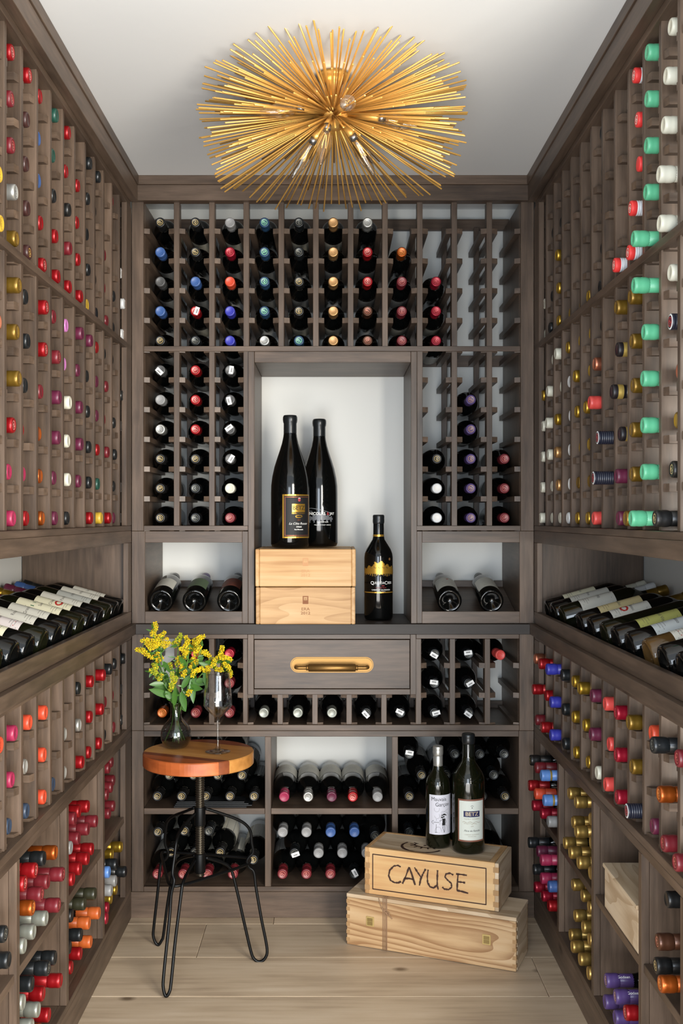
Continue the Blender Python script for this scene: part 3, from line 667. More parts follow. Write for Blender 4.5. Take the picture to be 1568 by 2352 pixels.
# ---- side racks: per column (0 nearest the back corner) a list (row, colour, tip px)
LU={0:'0K279.6 2W280.6 3W288 4W285 5K278.6 6K283.7 7K281 9K280 10K279.6',
1:'0D260.6 3K265 4K263 5K260.6 6K259 7K266 8K269 9K265 10P265',
2:'2D243.5 3D242 4D249 5K243 6D249 7D242 8D252 10R256',
3:'0K232 1K221 2K220 3K221 4K225 5R226.5 6P226 7P226.5 8R229 9E229.6 10Y236',
4:'0K212 1K207 2K204 3K208 4Y204 5P214 6K204 7K207 8K210 9K211 10R214',
5:'1R184 2R182 3R185 4R191 5P193 6P184 7P191 8P192 9P187',
6:'0R163 1R157 2k164 3D166 4R165 5I157 6I152 7C165 8C161 9C163 10K160',
7:'0E135 1E127 2K129.6 3R134 4R139 5D129 6D140 7P142 8P140 9P129.6 10P133',
8:'0R97.5 1B93.5 2B94 3R99.6 4R107 5R112 6R110 7D99.6 8O95 9O98 10O103',
9:'0R73.5 1N69 2N67 3N70 4N73 5K65 6K70 7K64 8R55 9M59 10R67',
10:'0R34 1D33 2D35 3S42 4G44 5G50 6G45 7G50 8R37 9M27 10M37',
11:'3Y6 4Y9.6 6Z4'}
LL={0:'0K289 1K282 2K283',1:'0K268 1D261 2D265',2:'0K258 1D245 2K243.5',3:'0R243 1R239 2R234',4:'0R216 1R213 2R210',5:'0K186 1S187 2R194',
6:'1S153.5 2S153',7:'2U127',8:'0T110 1T107 2T107',9:'0T74.5 1S64 2U68',10:'0M41 1M34 2U27',11:'0T8'}
RU={0:'3C1247 4C1249 6Q1242 7C1242 8C1241 9C1239.7 10C1237',1:'1K1266.5 3K1264 4K1258.5 5C1266.5 6C1253.5 7C1251 8C1255 9C1264 10C1264',
2:'1K1285 2Q1274 3Q1277 4Q1277.6 5C1272 6C1285.6 7Q1273 8H1272 9H1275.7 10C1282',3:'2Q1311 3Q1311 4Q1305.6 5Q1298.7 6W1303 7W1305.6 8W1304 9W1304 10W1300',
4:'0Q1331 1Q1330 2Q1332 3Q1332 4Q1330 5Q1328 6Q1315 7Q1318.7 8Q1329 9G1323 10Q1320.5',5:'0Q1356 1Q1359 4Q1346 5Q1352 6Q1350 7Q1339 8Q1348 9G1348.5 10Q1344',
6:'0K1376.8 1K1380 2K1380 3K1378 4K1373 5K1378 6Z1360 7r1349 10r1358',7:'8V1367.6 9V1358',8:'4X1405.5 5G1409.6 6L1412 7L1399.7 8L1418 9P1409.6 10P1414',
9:'0X1450.7 1X1457 2X1460 3X1442 4X1437 5G1441 6G1445 7G1447.5 8G1444.5 9G1444.5 10G1430',10:'0A1480 1A1479 2A1478 3A1476.6 4A1448 5A1449 6A1472 7A1469.7 8A1469.7 9A1469 10A1442.6',
11:'0C1533 1C1522.5 2C1517 3C1506.5 4C1507.6 5C1532 6V1533 7Z1556 8Q1546.6 9k1536 10k1497'}
RL={0:'0Z1225 1R1220.6 2D1227.5',1:'0R1235.5 1R1250 2R1240',2:'0v1252 1v1261 2v1261',3:'0K1286 1K1289 2K1290.6',4:'0Q1312 1Q1312 2Q1316',5:'0Q1325 1Q1337 2Q1344.6',
6:'0P1353.8 1P1351.5 2C1365.7',7:'0r1384 1r1393 2r1384.8',8:'0c1409 1c1409 2c1411',9:'0G1437 1G1444.5 2V1434',10:'0T1489 2P1491.5',11:'0K1491.5 1O1506.5 2D1515.7',12:'0D1547.8 2D1543'}
def side_bottles(s,table,cts,wh,group):
    for col,txt in table.items():
        dc_=D0-SP*col+.061
        for tok in txt.split():
            n=2 if tok[:2]=='10' else 1
            k=int(tok[:n]); c=tok[n]; tip=float(tok[n+1:])
            off=abs(tip-764); X=min(off*(dc_+.012)/F,.632)
            near=XR*F/(D0-SP*col)          # px offset of the near post edge hiding the neck
            wv=max(0,min(near+3-off,1000))*(F/dc_)*.029
            bottle('%s, %s column from corner, %s row down'%(wh,ORD[col],ORD[k]),c,(s*(X+.3),dc_,H0+cts[k]+.0248),(-s,0,0),(0,0,1),wv,group=group)
side_bottles(-1,LU,CT,'upper left rack','bottles in the upper left rack'); side_bottles(1,RU,CT,'upper right rack','bottles in the upper right rack')
side_bottles(-1,LL,CT3,'lower left rack','bottles in the lower left rack'); side_bottles(1,RL,CT3,'lower right rack','bottles in the lower right rack')
# ---- side cubbies: (tip px, depth, py, colour); rows from the shelf up
SC=[('L','upper','far',[[(263,3.066,1851,'D'),(253,2.992,1868,'D')],[(263,3.066,1792,'D'),(258,2.992,1808,'D'),(248,2.917,1825,'D')],[(259,3.03,1750,'D'),(252,2.955,1764,'D')]]),
('L','lower','far',[[(268,3.066,2043,'Q'),(256.5,2.992,2064,'Q'),(249,2.917,2085,'c'),(247,2.843,2109,'c')],[(290,3.03,2002,'K'),(267,2.955,2023,'g'),(257,2.88,2045,'g')],[(280,3.066,1945,'Q'),(259,2.992,1962,'Q'),(269,2.917,1985,'K'),(252,2.843,2003,'J')]]),
('L','upper','second',[[(213.7,2.685,1950,'R'),(203.5,2.61,1972,'R'),(185.7,2.535,1995,'R'),(169.7,2.4605,2019,'R')],[(223,2.7225,1886,'D'),(204,2.6475,1904,'D'),(182.5,2.5725,1925,'D'),(164.6,2.4975,1947,'g')],[(204,2.676,1852,'R'),(184,2.601,1863,'R'),(173.6,2.525,1880,'D')]]),
('L','lower','second',[[(210,2.685,2163,'x'),(187,2.61,2190,'R'),(166,2.535,2222,'R')],[(229,2.7225,2097,'x'),(206,2.6475,2120,'x'),(188,2.5725,2147,'K'),(162,2.4975,2176,'k')],[(220,2.685,2053,'o'),(196,2.61,2076,'o'),(167,2.535,2103,'k')]]),
('L','upper','third',[[(136.7,2.295,2079,'D'),(108,2.22,2109,'s'),(79.6,2.145,2140,'s'),(58,2.077,2172,'s')],[(146.5,2.335,2008,'D'),(112,2.2575,2025,'D'),(97.5,2.1825,2054,'D'),(77.5,2.1075,2085,'O')],[(129.6,2.297,1958,'O'),(103,2.22,1972,'K'),(83.7,2.145,1999,'R'),(59,2.077,2029,'R')]]),
('L','lower','third',[[(114,2.295,2331,'R'),(93,2.22,2368,'O')],[(141,2.3325,2252,'R'),(101,2.2575,2282,'R'),(90,2.1825,2319,'s'),(75,2.1075,2358,'s')],[(128,2.295,2200,'K'),(113,2.22,2224,'K'),(75.5,2.145,2260,'K'),(55.5,2.077,2302,'s')]]),
('L','upper','fourth',[[(22,1.99,2205,'K')],[(14,1.955,2145,'K')]]),
('R','upper','far',[[(1222,3.07,1850,'c'),(1241,2.995,1868,'c'),(1257,2.92,1887,'g')],[(1213.4,3.035,1804,'R'),(1227.4,2.96,1823,'T'),(1247,2.887,1838,'J')],[(1216.6,3.07,1746,'k'),(1228.7,2.995,1763,'D'),(1241.5,2.92,1781,'J')]]),
('R','lower','far',[[(1226.8,3.07,2037,'c'),(1244,2.995,2058,'c'),(1258,2.92,2080,'R')],[(1224,3.035,1997,'K'),(1241.5,2.96,2017,'M'),(1258.7,2.887,2036,'B')],[(1212.8,3.07,1935,'K'),(1232.5,2.995,1955,'P'),(1241,2.92,1975,'M')]]),
('R','upper','second',[[(1294.4,2.733,1936,'q'),(1307,2.658,1958,'q'),(1326,2.583,1981,'q'),(1353,2.511,2005,'q')],[(1313.5,2.695,1888,'q'),(1320.5,2.62,1910,'q'),(1355,2.545,1935,'q')],[(1304.6,2.733,1822,'q'),(1320,2.658,1842,'q'),(1353.7,2.508,1881,'q')]]),
('R','lower','second',[[(1307.7,2.733,2147,'q'),(1312,2.658,2174,'q'),(1329.4,2.583,2203,'q'),(1348.7,2.51,2235,'q')],[(1318.6,2.695,2103,'q'),(1336.7,2.62,2129,'q'),(1351,2.545,2158,'q')],[(1313.5,2.733,2032,'q'),(1335,2.658,2057,'q'),(1350.5,2.583,2083,'q')]]),
('R','lower','third',[[(1387,2.355,2301,'F'),(1410,2.28,2337,'F')],[(1389.7,2.3175,2252,'F'),(1411,2.24,2289,'F'),(1434,2.165,2326,'R')]]),
('R','upper','fourth',[[(1503.4,1.985,2218,'k'),(1513.7,1.905,2260,'O')],[(1507.7,1.947,2163,'b')],[(1529,1.985,2066,'k')]])]
for sd,lv,wh,rws in SC:
    s=-1 if sd=='L' else 1
    for ri,row in enumerate(rws):
        for q,(tip,d,py,c) in enumerate(row):
            X=abs(tip-764)*(d+.0)/F
            nm='%s %s cubby %s, %s row up, %s from the corner'%('left' if s<0 else 'right',lv,{'far':'nearest the corner','second':'second from corner','third':'third from corner','fourth':'fourth from corner'}[wh],ORD[ri],ORD[q])
            nm='%s %s cubby, %s from corner, %s row up, %s bottle in'%('left' if s<0 else 'right',lv,{'far':'first'}.get(wh,wh),ORD[ri],ORD[q])
            bottle(nm,c,(s*(X+.3),d,H0-(py-1187)*d/F),(-s,0,0),(0,0,1),abs(XP*F/(d-.05)-abs(tip-764))*(F/d)*.03,group='bottles in the %s wall cubbies'%('left' if s<0 else 'right'))
# ---- display ledges
LD=[3.13,3.055,2.955,2.848,2.737,2.632,2.52,2.412,2.298,2.19,2.082,1.975]
LC=['K','B','P','Q','R','K','K','D','K','K','S','K']; RD=[3.10,3.01,2.90,2.69,2.575,2.45,2.35,2.237,2.11,2.01,1.90]; RC=['C','W','G','G','K','B','K','K','W','K','K']
TEAL=mat('teal_label',(52,112,124),.6); OCHRE=mat('ochre_label',(206,190,142),.6); IVORY=mat('ivory_label',(222,218,190),.6); PINKL=mat('white_pink_label',(216,206,204),.6); MUST=mat('yellow_green_label',(176,176,100),.6)
LLAB=[('white',PAPER),('white',PAPER),('grey',mat('grey_white_label',(176,178,172),.6)),('white',PAPER),('cream',IVORY),('ivory',IVORY),('white',PAPER),('white',PAPER),('white and pink',PINKL),('ivory and green',IVORY),('plain',None),('plain',None)]
RLAB=[('cream',IVORY),('white',PAPER),('white and teal',PAPER),('tan',OCHRE),('white',PAPER),('plain',None),('yellow green',MUST),('large grey',mat('large_grey_label',(190,196,196),.6)),('white',PAPER),('plain',None),('plain',None)]
for s,dl,cc,lb,wn in ((-1,LD,LC,LLAB,'left'),(1,RD,RC,RLAB,'right')):
    for k,d in enumerate(dl):
        axv=Vector((s*.963,0,.268 if True else .2)); nm,lm=lb[k]
        bottle('%s display ledge, %s label, %s from the corner'%(wn,nm,ORD[k]),cc[k],(s*(XP+.020),d,H0-.283+.003),axv,(-s*.1,-.28,1),3500,kind='bdx',glass='Y' if (s>0 and k==8) else 'G' if k%3==2 else 'K',group='bottles lying on the %s display ledge'%wn,
            lab=('bdx',.055,.165 if k%2 else .15,1.2,lm) if lm else None,text=('side',k) if lm else None)
# ---- build: 300 largest as objects, the rest joined
order=sorted(range(len(BOT)),key=lambda i:-BOT[i]['area']); keep=set(order[:300])
LINEI=mat('grey_print',(96,92,88),.6); REDI=mat('red_print',(176,48,40),.6); GREENI=mat('green_print',(52,104,70),.6)
def label_print(mode,seed,r=.037):
    rng=random.Random(seed); A=Acc()
    def txt(s,size,z,mi,**k): V,Fc=text_geo(s,size,0,z,r,eps=.0007,**k); A.add(V,Fc,mi)
    if mode=='side':
        k=seed
        for z,w_ in ((.068,.014),(.074,.02),(.08,.012)): A.add(*strokes([[(-w_,z),(-w_/2,z),(0,z),(w_/2,z),(w_,z)]],.0008,r,.0007),0)
        txt(['Lac','Wine','1998','Pauillac','Château','Saint','Grand Vin','Rosso','Margaux','Vin','2005','2001'][k%12],.011,.108,0)
        if k in (4,): A.add(*strokes([arc(0,.09,.012,.008,0,360)],.005,r,.0006),1)
        if k in (5,9): A.add(*strokes([[(-.03,.125),(-.015,.125),(0,.125),(.015,.125),(.03,.125)]],.009,r,.0006),2)
        if k==8: A.add(*strokes([[(-.035,.07),(-.015,.07),(0,.07),(.015,.07),(.035,.07)]],.002,r,.0006),1)
        A.add(*strokes([[(-.034,.062),(-.02,.062),(0,.062),(.02,.062),(.034,.062)],[(-.034,.14),(-.02,.14),(0,.14),(.02,.14),(.034,.14)]],.001,r,.0006),0)
    else:
        if mode=='red': A.add(*strokes([arc(0,.128,.002,.002,0,360)],.0042,r,.0007),1)
        pts=[(-.018+.0036*i,.105+.003*math.sin(i*2.3+seed)) for i in range(11)]; A.add(*strokes([pts],.0011,r,.0007),0)
        for z,w_ in ((.09,.016),(.085,.012),(.07,.02)): A.add(*strokes([[(-w_,z),(-w_/2,z),(0,z),(w_/2,z),(w_,z)]],.0009,r,.0007),0)
    return A.mesh('label_print',[LINEI,REDI,GREENI])
def hue_word(c): return COLORS[c][0]
rest=[]
for i,b in enumerate(BOT):
    if i not in keep: rest.append(b); continue
    w_=b['where']; lab_txt='%s-capped bottle in %s'%(hue_word(b['c']).replace(' and ','-').replace(' ','-'),w_)
    if len(lab_txt.split())>16: lab_txt=' '.join(lab_txt.split()[:16])
    assert lab_txt not in LABELS,lab_txt
    LABELS.add(lab_txt)
    o=link('wine_bottle',body_mesh(b['kind'],b['glass']),None,None,lab_txt,'bottle',b['group'],None,b['M'])
    link('capsule',cap_mesh(b['kind'],b['c']),o)
    if b['lab']:
        k_,z0,z1,hf,m_=b['lab']; link('paper_label',label_mesh(k_,z0,z1,hf,m_),o)
    if b['collar']: link('neck_band',collar_mesh(b['collar']),o)
    if b['tag']:
        t=link('price_tag',TAG,o); h=H_[b['kind']]
        t.matrix_local=Matrix.Translation((.002,0.0+.004,h+.0016)) @ Matrix.Rotation(R(-90),4,'X') @ Matrix.Rotation(R(20+(i*37)%90),4,'Y')
    if b['c']=='F':
        V,Fc=text_geo('Godeen',.0095,0,0,.0144,eps=.0005); V=[(p[0],p[1],p[2]) for p in V]
        A=Acc(); r_=.0146
        for q in (0,): 
            W_,F2=text_geo('Godeen',.0085,0,0,None,eps=0); A.add([(math.sin((v[2])/r_)*(r_+.0004),-math.cos((v[2])/r_)*(r_+.0004),.262-v[0]*1.0) for v in W_],F2)
        lt=link('lettering',A.mesh('lettering',[TAGW]),o); lt.rotation_euler=(0,0,R(-40))
    if b['text']: link('label_print',label_print(b['text'][0],b['text'][1] if b['text'][1] is not None else i),o)
if rest:
    VV=[];FF=[];II=[];mats_=[];mi_={}
    def mid(m):
        if m.name not in mi_: mi_[m.name]=len(mats_); mats_.append(m)
        return mi_[m.name]
    base=0
    for b in rest:
        for me in (body_mesh(b['kind'],b['glass']),cap_mesh(b['kind'],b['c'])):
            co=np.empty(len(me.vertices)*3); me.vertices.foreach_get('co',co); co=co.reshape(-1,3)
            M=np.array(b['M']); VV.append(co@M[:3,:3].T+M[:3,3])
            ids=[mid(m) for m in me.materials]
            for p in me.polygons: FF.append(tuple(v+base for v in p.vertices)); II.append(ids[p.material_index])
            base+=len(co)
    me=mesh_from('wine_bottles',np.concatenate(VV).tolist(),FF,mats_,II,True)
    LABELS.add('the remaining bottles whose capsules just peep out of the side wall racks')
    link('remaining_wine_bottle',me,None,None,'the remaining bottles whose capsules just peep out of the side wall racks','bottle',None,'stuff')
# ================================================================ niche: two wine boxes, two large bottles, one magnum
INKB=mat('burnt_brown_ink',(84,52,30),.7); INKD=mat('dark_brown_ink',(58,34,24),.7); INKF=mat('faint_brown_ink',(188,140,98),.7); INKM=mat('brown_ink',(128,80,48),.7)
GOLD=mat('gold_print',(206,160,66),.3,.75); WHT=mat('white_print',(232,232,228),.5); GRY=mat('grey_silver_print',(112,114,118),.45,.2); REDP=mat('dull_red_print',(176,62,66),.5); COPR=mat('copper_print',(196,106,72),.35,.6)
def wine_box(lab,x0,x1,d,z0,z1,rot,logo,text,fam):
    t=thing('wine_crate',lab,'crate',((x0+x1)/2,d+.15,z0)); t.rotation_euler=(0,0,rot); t['group']='pale wine boxes stacked in the niche'
    hw=(x1-x0)/2; dp=.15; h=z1-z0
    def B(n,*a,**k):
        o=board(n,*a,fam=fam,bev=.002,**k); o.parent=t; return o
    B('front_panel',-hw+.012,hw-.012,-dp,-dp+.012,.0005,h-.001,axis=0); B('rear_panel',-hw+.012,hw-.012,dp-.012,dp,.0005,h-.001,axis=0)
    B('side_panel',-hw,-hw+.0118,-dp,dp,.0005,h-.001,axis=1); B('side_panel',hw-.0118,hw,-dp,dp,.0005,h-.001,axis=1)
    B('lid',-hw+.0125,hw-.0125,-dp+.0125,dp-.0125,h-.009,h-.002,axis=0); B('bottom_panel',-hw+.0125,hw-.0125,-dp+.0125,dp-.0125,.001,.008,axis=0)
    A=Acc()
    zc=h*.65
    def ad(g,mi=0): A.add([(v[0],v[1]-dp-.0002,v[2]) for v in g[0]],g[1],mi)
    ad(([(-.0085,0,zc-.012),(.0085,0,zc-.012),(.0085,0,zc+.012),(-.0085,0,zc+.012)],[(0,1,2,3)]))
    ad(([(-.0055,-.0003,zc-.001),(.0055,-.0003,zc-.001),(.0055,-.0003,zc+.0092),(-.0055,-.0003,zc+.0092)],[(0,1,2,3)]),1)
    ad(text_geo('A',.006,0,zc+.003,eps=.0006)); 
    ad(text_geo('ERA',.0125,0,zc-.0275,eps=.0004,sx=1.15)); ad(text_geo('2012',.0112,0,zc-.0395,eps=.0004,sx=1.3,bold=.01))
    link('logo_print',A.mesh('logo_print',[logo,fam[0]]),t)
    return t
wine_box('pale wooden wine box printed ERA 2012, bottom of the stack in niche',-.2305,.0672,3.168,bz(1432.3)+.0005,bz(1432.3)+.113,0,INKM,1,PINE)
wine_box('pale wooden wine box with faint printing, top of the niche stack',-.2305,.0695,3.162,bz(1432.3)+.1138,bz(1432.3)+.2272,R(-.4),INKF,0,[wood('streaked_pine_%s'%'xyz'[k],(160,112,62),(194,154,104),(206,176,134),k,scale=2.2,stretch=34,rough=.55,var=.04) for k in range(3)])
NZ=bz(1432.3)+.2280
def special(name,lab,kind,glass,pos,h,c,rs=1.,cat='bottle',capc=None):
    k=h/H_[kind]; M=Matrix.Translation(pos)@Matrix.Diagonal((rs,rs,k,1))
    o=thing(name,lab,cat,mtx=None); o.location=pos
    me=body_mesh(kind,glass).copy(); me.transform(Matrix.Diagonal((rs,rs,k,1))); link('glass_body',me,o)
    m2=cap_mesh(kind,c).copy(); m2.transform(Matrix.Diagonal((rs,rs,k,1))); link('capsule',m2,o)
    return o
r=.0592
o=special('double_magnum_bottle','huge dark wine bottle with black, gold and copper framed label on wine box','dbl','K',(-.1318,3.27,NZ),.409,'K')
A=Acc()
def pp(u0,u1,z0,z1,mi,e=.0004): 
    V,Fc=patch(r,u0,u1,z0,z1,12,e); A.add(V,Fc,mi)
du=.029
pp(-.0505+du,.0505+du,.030,.163,1,.0004); pp(-.0455+du,.0455+du,.0345,.1585,0,.0006); pp(-.0425+du,.0425+du,.0375,.155,2,.0007); pp(-.0415+du,.0415+du,.0385,.154,0,.0008)
pp(-.021+du,.0235+du,.109,.134,3,.0010)
def tx(s,size,u,z,mi,**k): V,Fc=text_geo(s,size,u,z,r,eps=.0012,**k); A.add(V,Fc,mi)
tx('BETZ',.0185,.001+du,.1215,0,bold=.01,sx=.95); tx('FAMILY WINERY',.0062,.001+du,.105,3); A.add(*strokes([arc(.001+du,.096,.011,.0035,0,360)],.0025,r,.0011,.4),3)
tx('2012',.005,.001+du,.085,2); tx('La Côte Rousse',.0098,.001+du,.074,4,shear=.4); tx('SYRAH',.0058,.001+du,.064,4,bold=.03); tx('Red Mountain',.0052,.001+du,.056,4,bold=.02)
A.add(*strokes([arc(.002+du,.146,.0025,.003,0,360)],.004,r,.0011),5); A.add(*strokes([arc(.002+du,.149,.004,.003,20,160)],.0014,r,.0012),4)
link('paper_label',A.mesh('paper_label',[INK,GOLD,COPR,GOLD,WHT,REDP]),o)
o=special('double_magnum_bottle','huge dark wine bottle with white lettering and grey hills, behind its twin','dbl','K',(-.0432,3.395,NZ),.409,'K')
A=Acc(); r=.0592
hill=[]
for k in range(26):
    u=-.046+.0036*k; top=.118-.016*abs((u-.004)/.046)**1.3+.003*math.sin(k*1.9); bot=.075+.011*abs(math.sin(k*.8))
    V,Fc=patch(r,u,u+.0030,bot,top-.012,1,.0004); A.add(V,Fc,0)
A.add(*strokes([[(-.05+.004*k,.122-.00035*abs(k-6)**1.35) for k in range(25)]],.0016,r,.0005),0)
for q in range(4): A.add(*strokes([[(-.05+.004*k,.117-.003*q-.0006*k) for k in range(8)]],.0010,r,.0005),0)
def tx(s,size,u,z,mi,**k): V,Fc=text_geo(s,size,u,z,r,eps=.0007,**k); A.add(V,Fc,mi)
tx('NICOLAS',.0125,-.0060,.1045,1,bold=.015,sx=1.0); tx('&',.0135,.0285,.1045,2); tx('JAY',.0118,.0445,.1045,1,bold=.015)
tx('2013 PINOT NOIR',.0045,.012,.078,1,bold=.02); tx('WILLAMETTE VALLEY  OREGON',.0038,.012,.069,1,bold=.02)
link('label_print',A.mesh('label_print',[GRY,WHT,REDP]),o)
o=special('magnum_bottle','magnum bottle with gold mountain print beside the wine boxes','mag','K',(.1435,3.32,bz(1432.3)+.0004),.329,'K',.985)
A=Acc(); r=.0455*.985
for k in range(36):
    u=-.062+.0036*k; top=.176-.0002*abs(k-18)**1.55+.0035*math.sin(k*1.1)+(.006 if 12<k<22 else 0); bot=.137+.009*abs(math.sin(k*1.7))
    V,Fc=patch(r,u,u+.0036,bot,top,1,.0004); A.add(V,Fc,0)
for q in range(12):
    u=-.05+.009*q; A.add(*strokes([[(u,.137),(u+.0004,.146)],[(u-.0022,.140),(u,.143),(u+.0022,.140)]],.0016,r,.0008),1)
for q in range(5): A.add(*strokes([[(-.03+.013*q,.168),(-.026+.013*q,.163),(-.022+.013*q,.164)]],.0012,r,.0008,.4),1)
A.add(*strokes([arc(.0364,.191,.0022,.0022,0,360)],.0042,r,.0006),3)
def tx(s,size,u,z,mi,**k): V,Fc=text_geo(s,size,u,z,r,eps=.0008,**k); A.add(V,Fc,mi)
tx('Q',.0145,-.0215,.117,2,bold=.005); tx('UILCEDA',.0108,-.0005,.1172,2,sx=.78); tx('C',.0145,.0218,.1172,2); tx('REEK',.0108,.0365,.1172,2,sx=.75)
tx('2005',.005,.012,.1085,4); tx('COLUMBIA VALLEY',.004,.006,.1025,4); tx('CABERNET SAUVIGNON',.0062,.007,.0955,2,sx=.9); tx('750 ML 14.9% VOL',.003,.008,.0905,2)
V,Fc=patch(r,-.07,.07,.086,.0895,20,.0005); A.add(V,Fc,0)
V,Fc,I=lathe([(.0174,.258),(.0175,.2585),(.0175,.2665),(.0174,.267)],20); link('neck_band',mesh_from('neck_band',V,Fc,[GOLD],None,True),o)
link('label_print',A.mesh('label_print',[GOLD,INK,WHT,mat('bronze_dot',(128,92,54),.5,.3),REDP]),o)
# ================================================================ crates on the floor
def crate_frame(p0,p1,z): # front-left and front-right corners on plan
    a=Vector((p0[0],p0[1])); b=Vector((p1[0],p1[1])); u=(b-a).normalized(); return a,b,u,math.atan2(u.y,u.x)
def crate(lab,p0,p1,z0,h,wd,fam,group='wooden wine crates on the floor'):
    a,b,u,ang=crate_frame(p0,p1,z0); L_=(b-a).length
    t=thing('wine_crate',lab,'crate',(a.x,a.y,z0),group); t.rotation_euler=(0,0,ang)
    def B(n,*ar,**k):
        o=board(n,*ar,fam=k.pop('f',fam),bev=k.pop('bev',.0012),**k); o.parent=t; o.location=o.location+Vector(t.location) if False else o.location; return o
    return t,L_,B
EN=mat('end_grain_pine',(160,126,86),.65)
t,L_,B=crate('long pine crate with brass clasps on the floor, under the smaller crate',(.0387,2.9955),(.4873,2.8095),.0005,.1445,.147,PINE2)
w_=.147;h=.1445
B('front_panel',.001,L_-.001,0,.011,.001,h-.011,axis=0); B('rear_panel',.001,L_-.001,w_-.011,w_,.001,h-.011,axis=0)
B('side_panel',0,.0105,.0115,w_-.0115,.001,h-.011,axis=1,f=PALE); B('side_panel',L_-.0105,L_,.0115,w_-.0115,.001,h-.011,axis=1,f=PALE)
B('lid',0,L_,0,w_,h-.0105,h,axis=0,f=PALE)
B('bottom_panel',.011,L_-.011,.0115,w_-.0115,.002,.01,axis=0)
for k in range(6):
    for x0,x1 in ((-.0003,.0105),(L_-.0105,L_+.0003)): B('finger_joint',x0,x1,-.0003,.0112,.010+k*.0215,.0205+k*.0215,m=EN,bev=.0003)
for cx_ in (.0717,.405):
    z=h*.52; o=board('clasp',cx_-.0115,cx_+.0115,-.0022,0,z-.0135,z+.0135,bev=.0008,m=mat('clasp_brass',(206,182,120),.35,.5)); o.parent=t
    o2=board('clasp_plate',cx_-.0078,cx_+.0078,-.0036,-.0022,z-.0100,z-.001,m=mat('clasp_brass_dark',(150,128,80),.4,.5)); o2.parent=t
    o2=board('clasp_plate',cx_-.0078,cx_+.0078,-.0036,-.0022,z+.0005,z+.0095,m=mat('clasp_brass_dark',(150,128,80),.4,.5)); o2.parent=t
TW=mat('twine',(150,118,90),.85); A=Acc()
for dx in (0,.0042,.0084,.0115):
    x=.110+dx; V,Fc=tube([(x,-.0014,.001),(x+.0005,-.0016,h*.5),(x,-.0014,h+.0012),(x,.02,h+.0015),(x,w_-.002,h+.0015),(x,w_+.0015,h-.002),(x,w_+.0015,.001)],.0012,6,False); A.add(V,Fc)
V,Fc=tube([(.098,-.002,h),(.105,-.004,h-.02),(.118,-.005,h-.036),(.128,-.005,h-.040),(.138,-.004,h-.052)],.0013,6); A.add(V,Fc)
V,Fc=tube([(.122,-.005,h-.034),(.130,-.007,h-.036),(.129,-.006,h-.043),(.122,-.005,h-.040)],.0014,6,closed=True); A.add(V,Fc)
link('twine',A.mesh('twine',[TW],True),t)
t,L_,B=crate('smaller pine crate branded with a bordered name, holding two standing bottles',(.0905,2.992),(.4465,2.849),.1455,.1315,.16,PINE)
w_=.160;h=.1315
CAYF=wood('heartwood_pine_x',(176,122,76),(200,162,112),(208,178,134),0,scale=2.,stretch=18,rough=.55,var=.02)
B('front_panel',.011,L_-.011,0,.011,.001,h,axis=0,f=[CAYF]*3); B('rear_panel',.011,L_-.011,w_-.011,w_,.001,h,axis=0)
B('side_panel',0,.0108,0,w_,.001,h,axis=1); B('side_panel',L_-.0108,L_,0,w_,.001,h-.001,axis=1,f=PALE)
B('lid',.0112,L_-.028,.0112,w_-.0112,h-.010,h-.0008,axis=0,f=PALE); B('lid_batten',L_-.0275,L_-.0112,.0112,w_-.0112,h-.010,h-.0002,axis=1)
B('bottom_panel',.0112,L_-.0112,.0112,w_-.0112,.002,.01,axis=0)
for k in range(4):
    z=.012+k*.031
    for x0,x1 in ((-.0003,.0112),(L_-.0112,L_+.0003)): B('finger_joint',x0 if x0<0 else x0-.004,x1 if x0>0 else x1+.004,-.0004,.0112,z,z+.0145,m=EN,bev=.0003)
A=Acc()
def ad(g,mi=0): A.add([(v[0],v[1],v[2]) for v in g[0]],g[1],mi)
bx0,bx1,b0,b1=.024,.349,.016,.114
ad(strokes([[(bx0,b0),(bx1,b0)],[(bx0,b1),(bx1,b1)],[(bx0,b0-.001),(bx0,b1+.001)],[(bx1,b0-.001),(bx1,b1+.001)]],.0030,None,.0006))
def cay(x0,z0,s):
    L=[]
    def g(dx,pts): L.append([(x0+(dx+p[0])*s,z0+p[1]*s) for p in pts])
    # C A Y U S E in a loose calligraphic hand
    g(0,[(.78,.95),(.6,1.02),(.35,.95),(.1,.68),(.03,.35),(.15,.08),(.4,-.02),(.62,.0),(.80,.10)])
    g(.88,[(0,-.02),(.2,.42),(.38,.92),(.42,1.0)]); g(.88,[(.42,1.0),(.58,.6),(.78,.0)]); g(.88,[(.12,.30),(.40,.34),(.66,.32)])
    g(1.72,[(-.10,1.03),(.08,.78),(.30,.50)]); g(1.72,[(.58,1.02),(.42,.72),(.28,.40),(.20,.0)])
    g(2.42,[(.03,1.0),(-.02,.6),(0,.25),(.14,.02),(.36,-.02),(.56,.16)]); g(2.42,[(.60,1.04),(.58,.6),(.58,.2),(.62,-.04),(.66,-.06)])
    g(3.34,[(.62,.88),(.42,.96),(.18,.88),(.12,.70),(.28,.54),(.50,.38),(.52,.16),(.34,.0),(.08,.0),(-.04,.10)])
    g(4.16,[(.08,.98),(.04,.5),(.02,.02)]); g(4.16,[(-.04,.96),(.25,.97),(.60,.96)]); g(4.16,[(.06,.52),(.3,.53),(.5,.52)]); g(4.16,[(0,.02),(.3,.0),(.68,-.06)])
    out=[]
    for l in L:   # resample for a slightly uneven brush
        q=[]
        for i in range(len(l)-1):
            for k in range(4): t_=k/4; q.append((l[i][0]+(l[i+1][0]-l[i][0])*t_, l[i][1]+(l[i+1][1]-l[i][1])*t_))
        q.append(l[-1]); out.append(q)
    return out
random.seed(3)
ad(strokes(cay(.070,.043,.0475),.0046,None,.0008,.35),0)
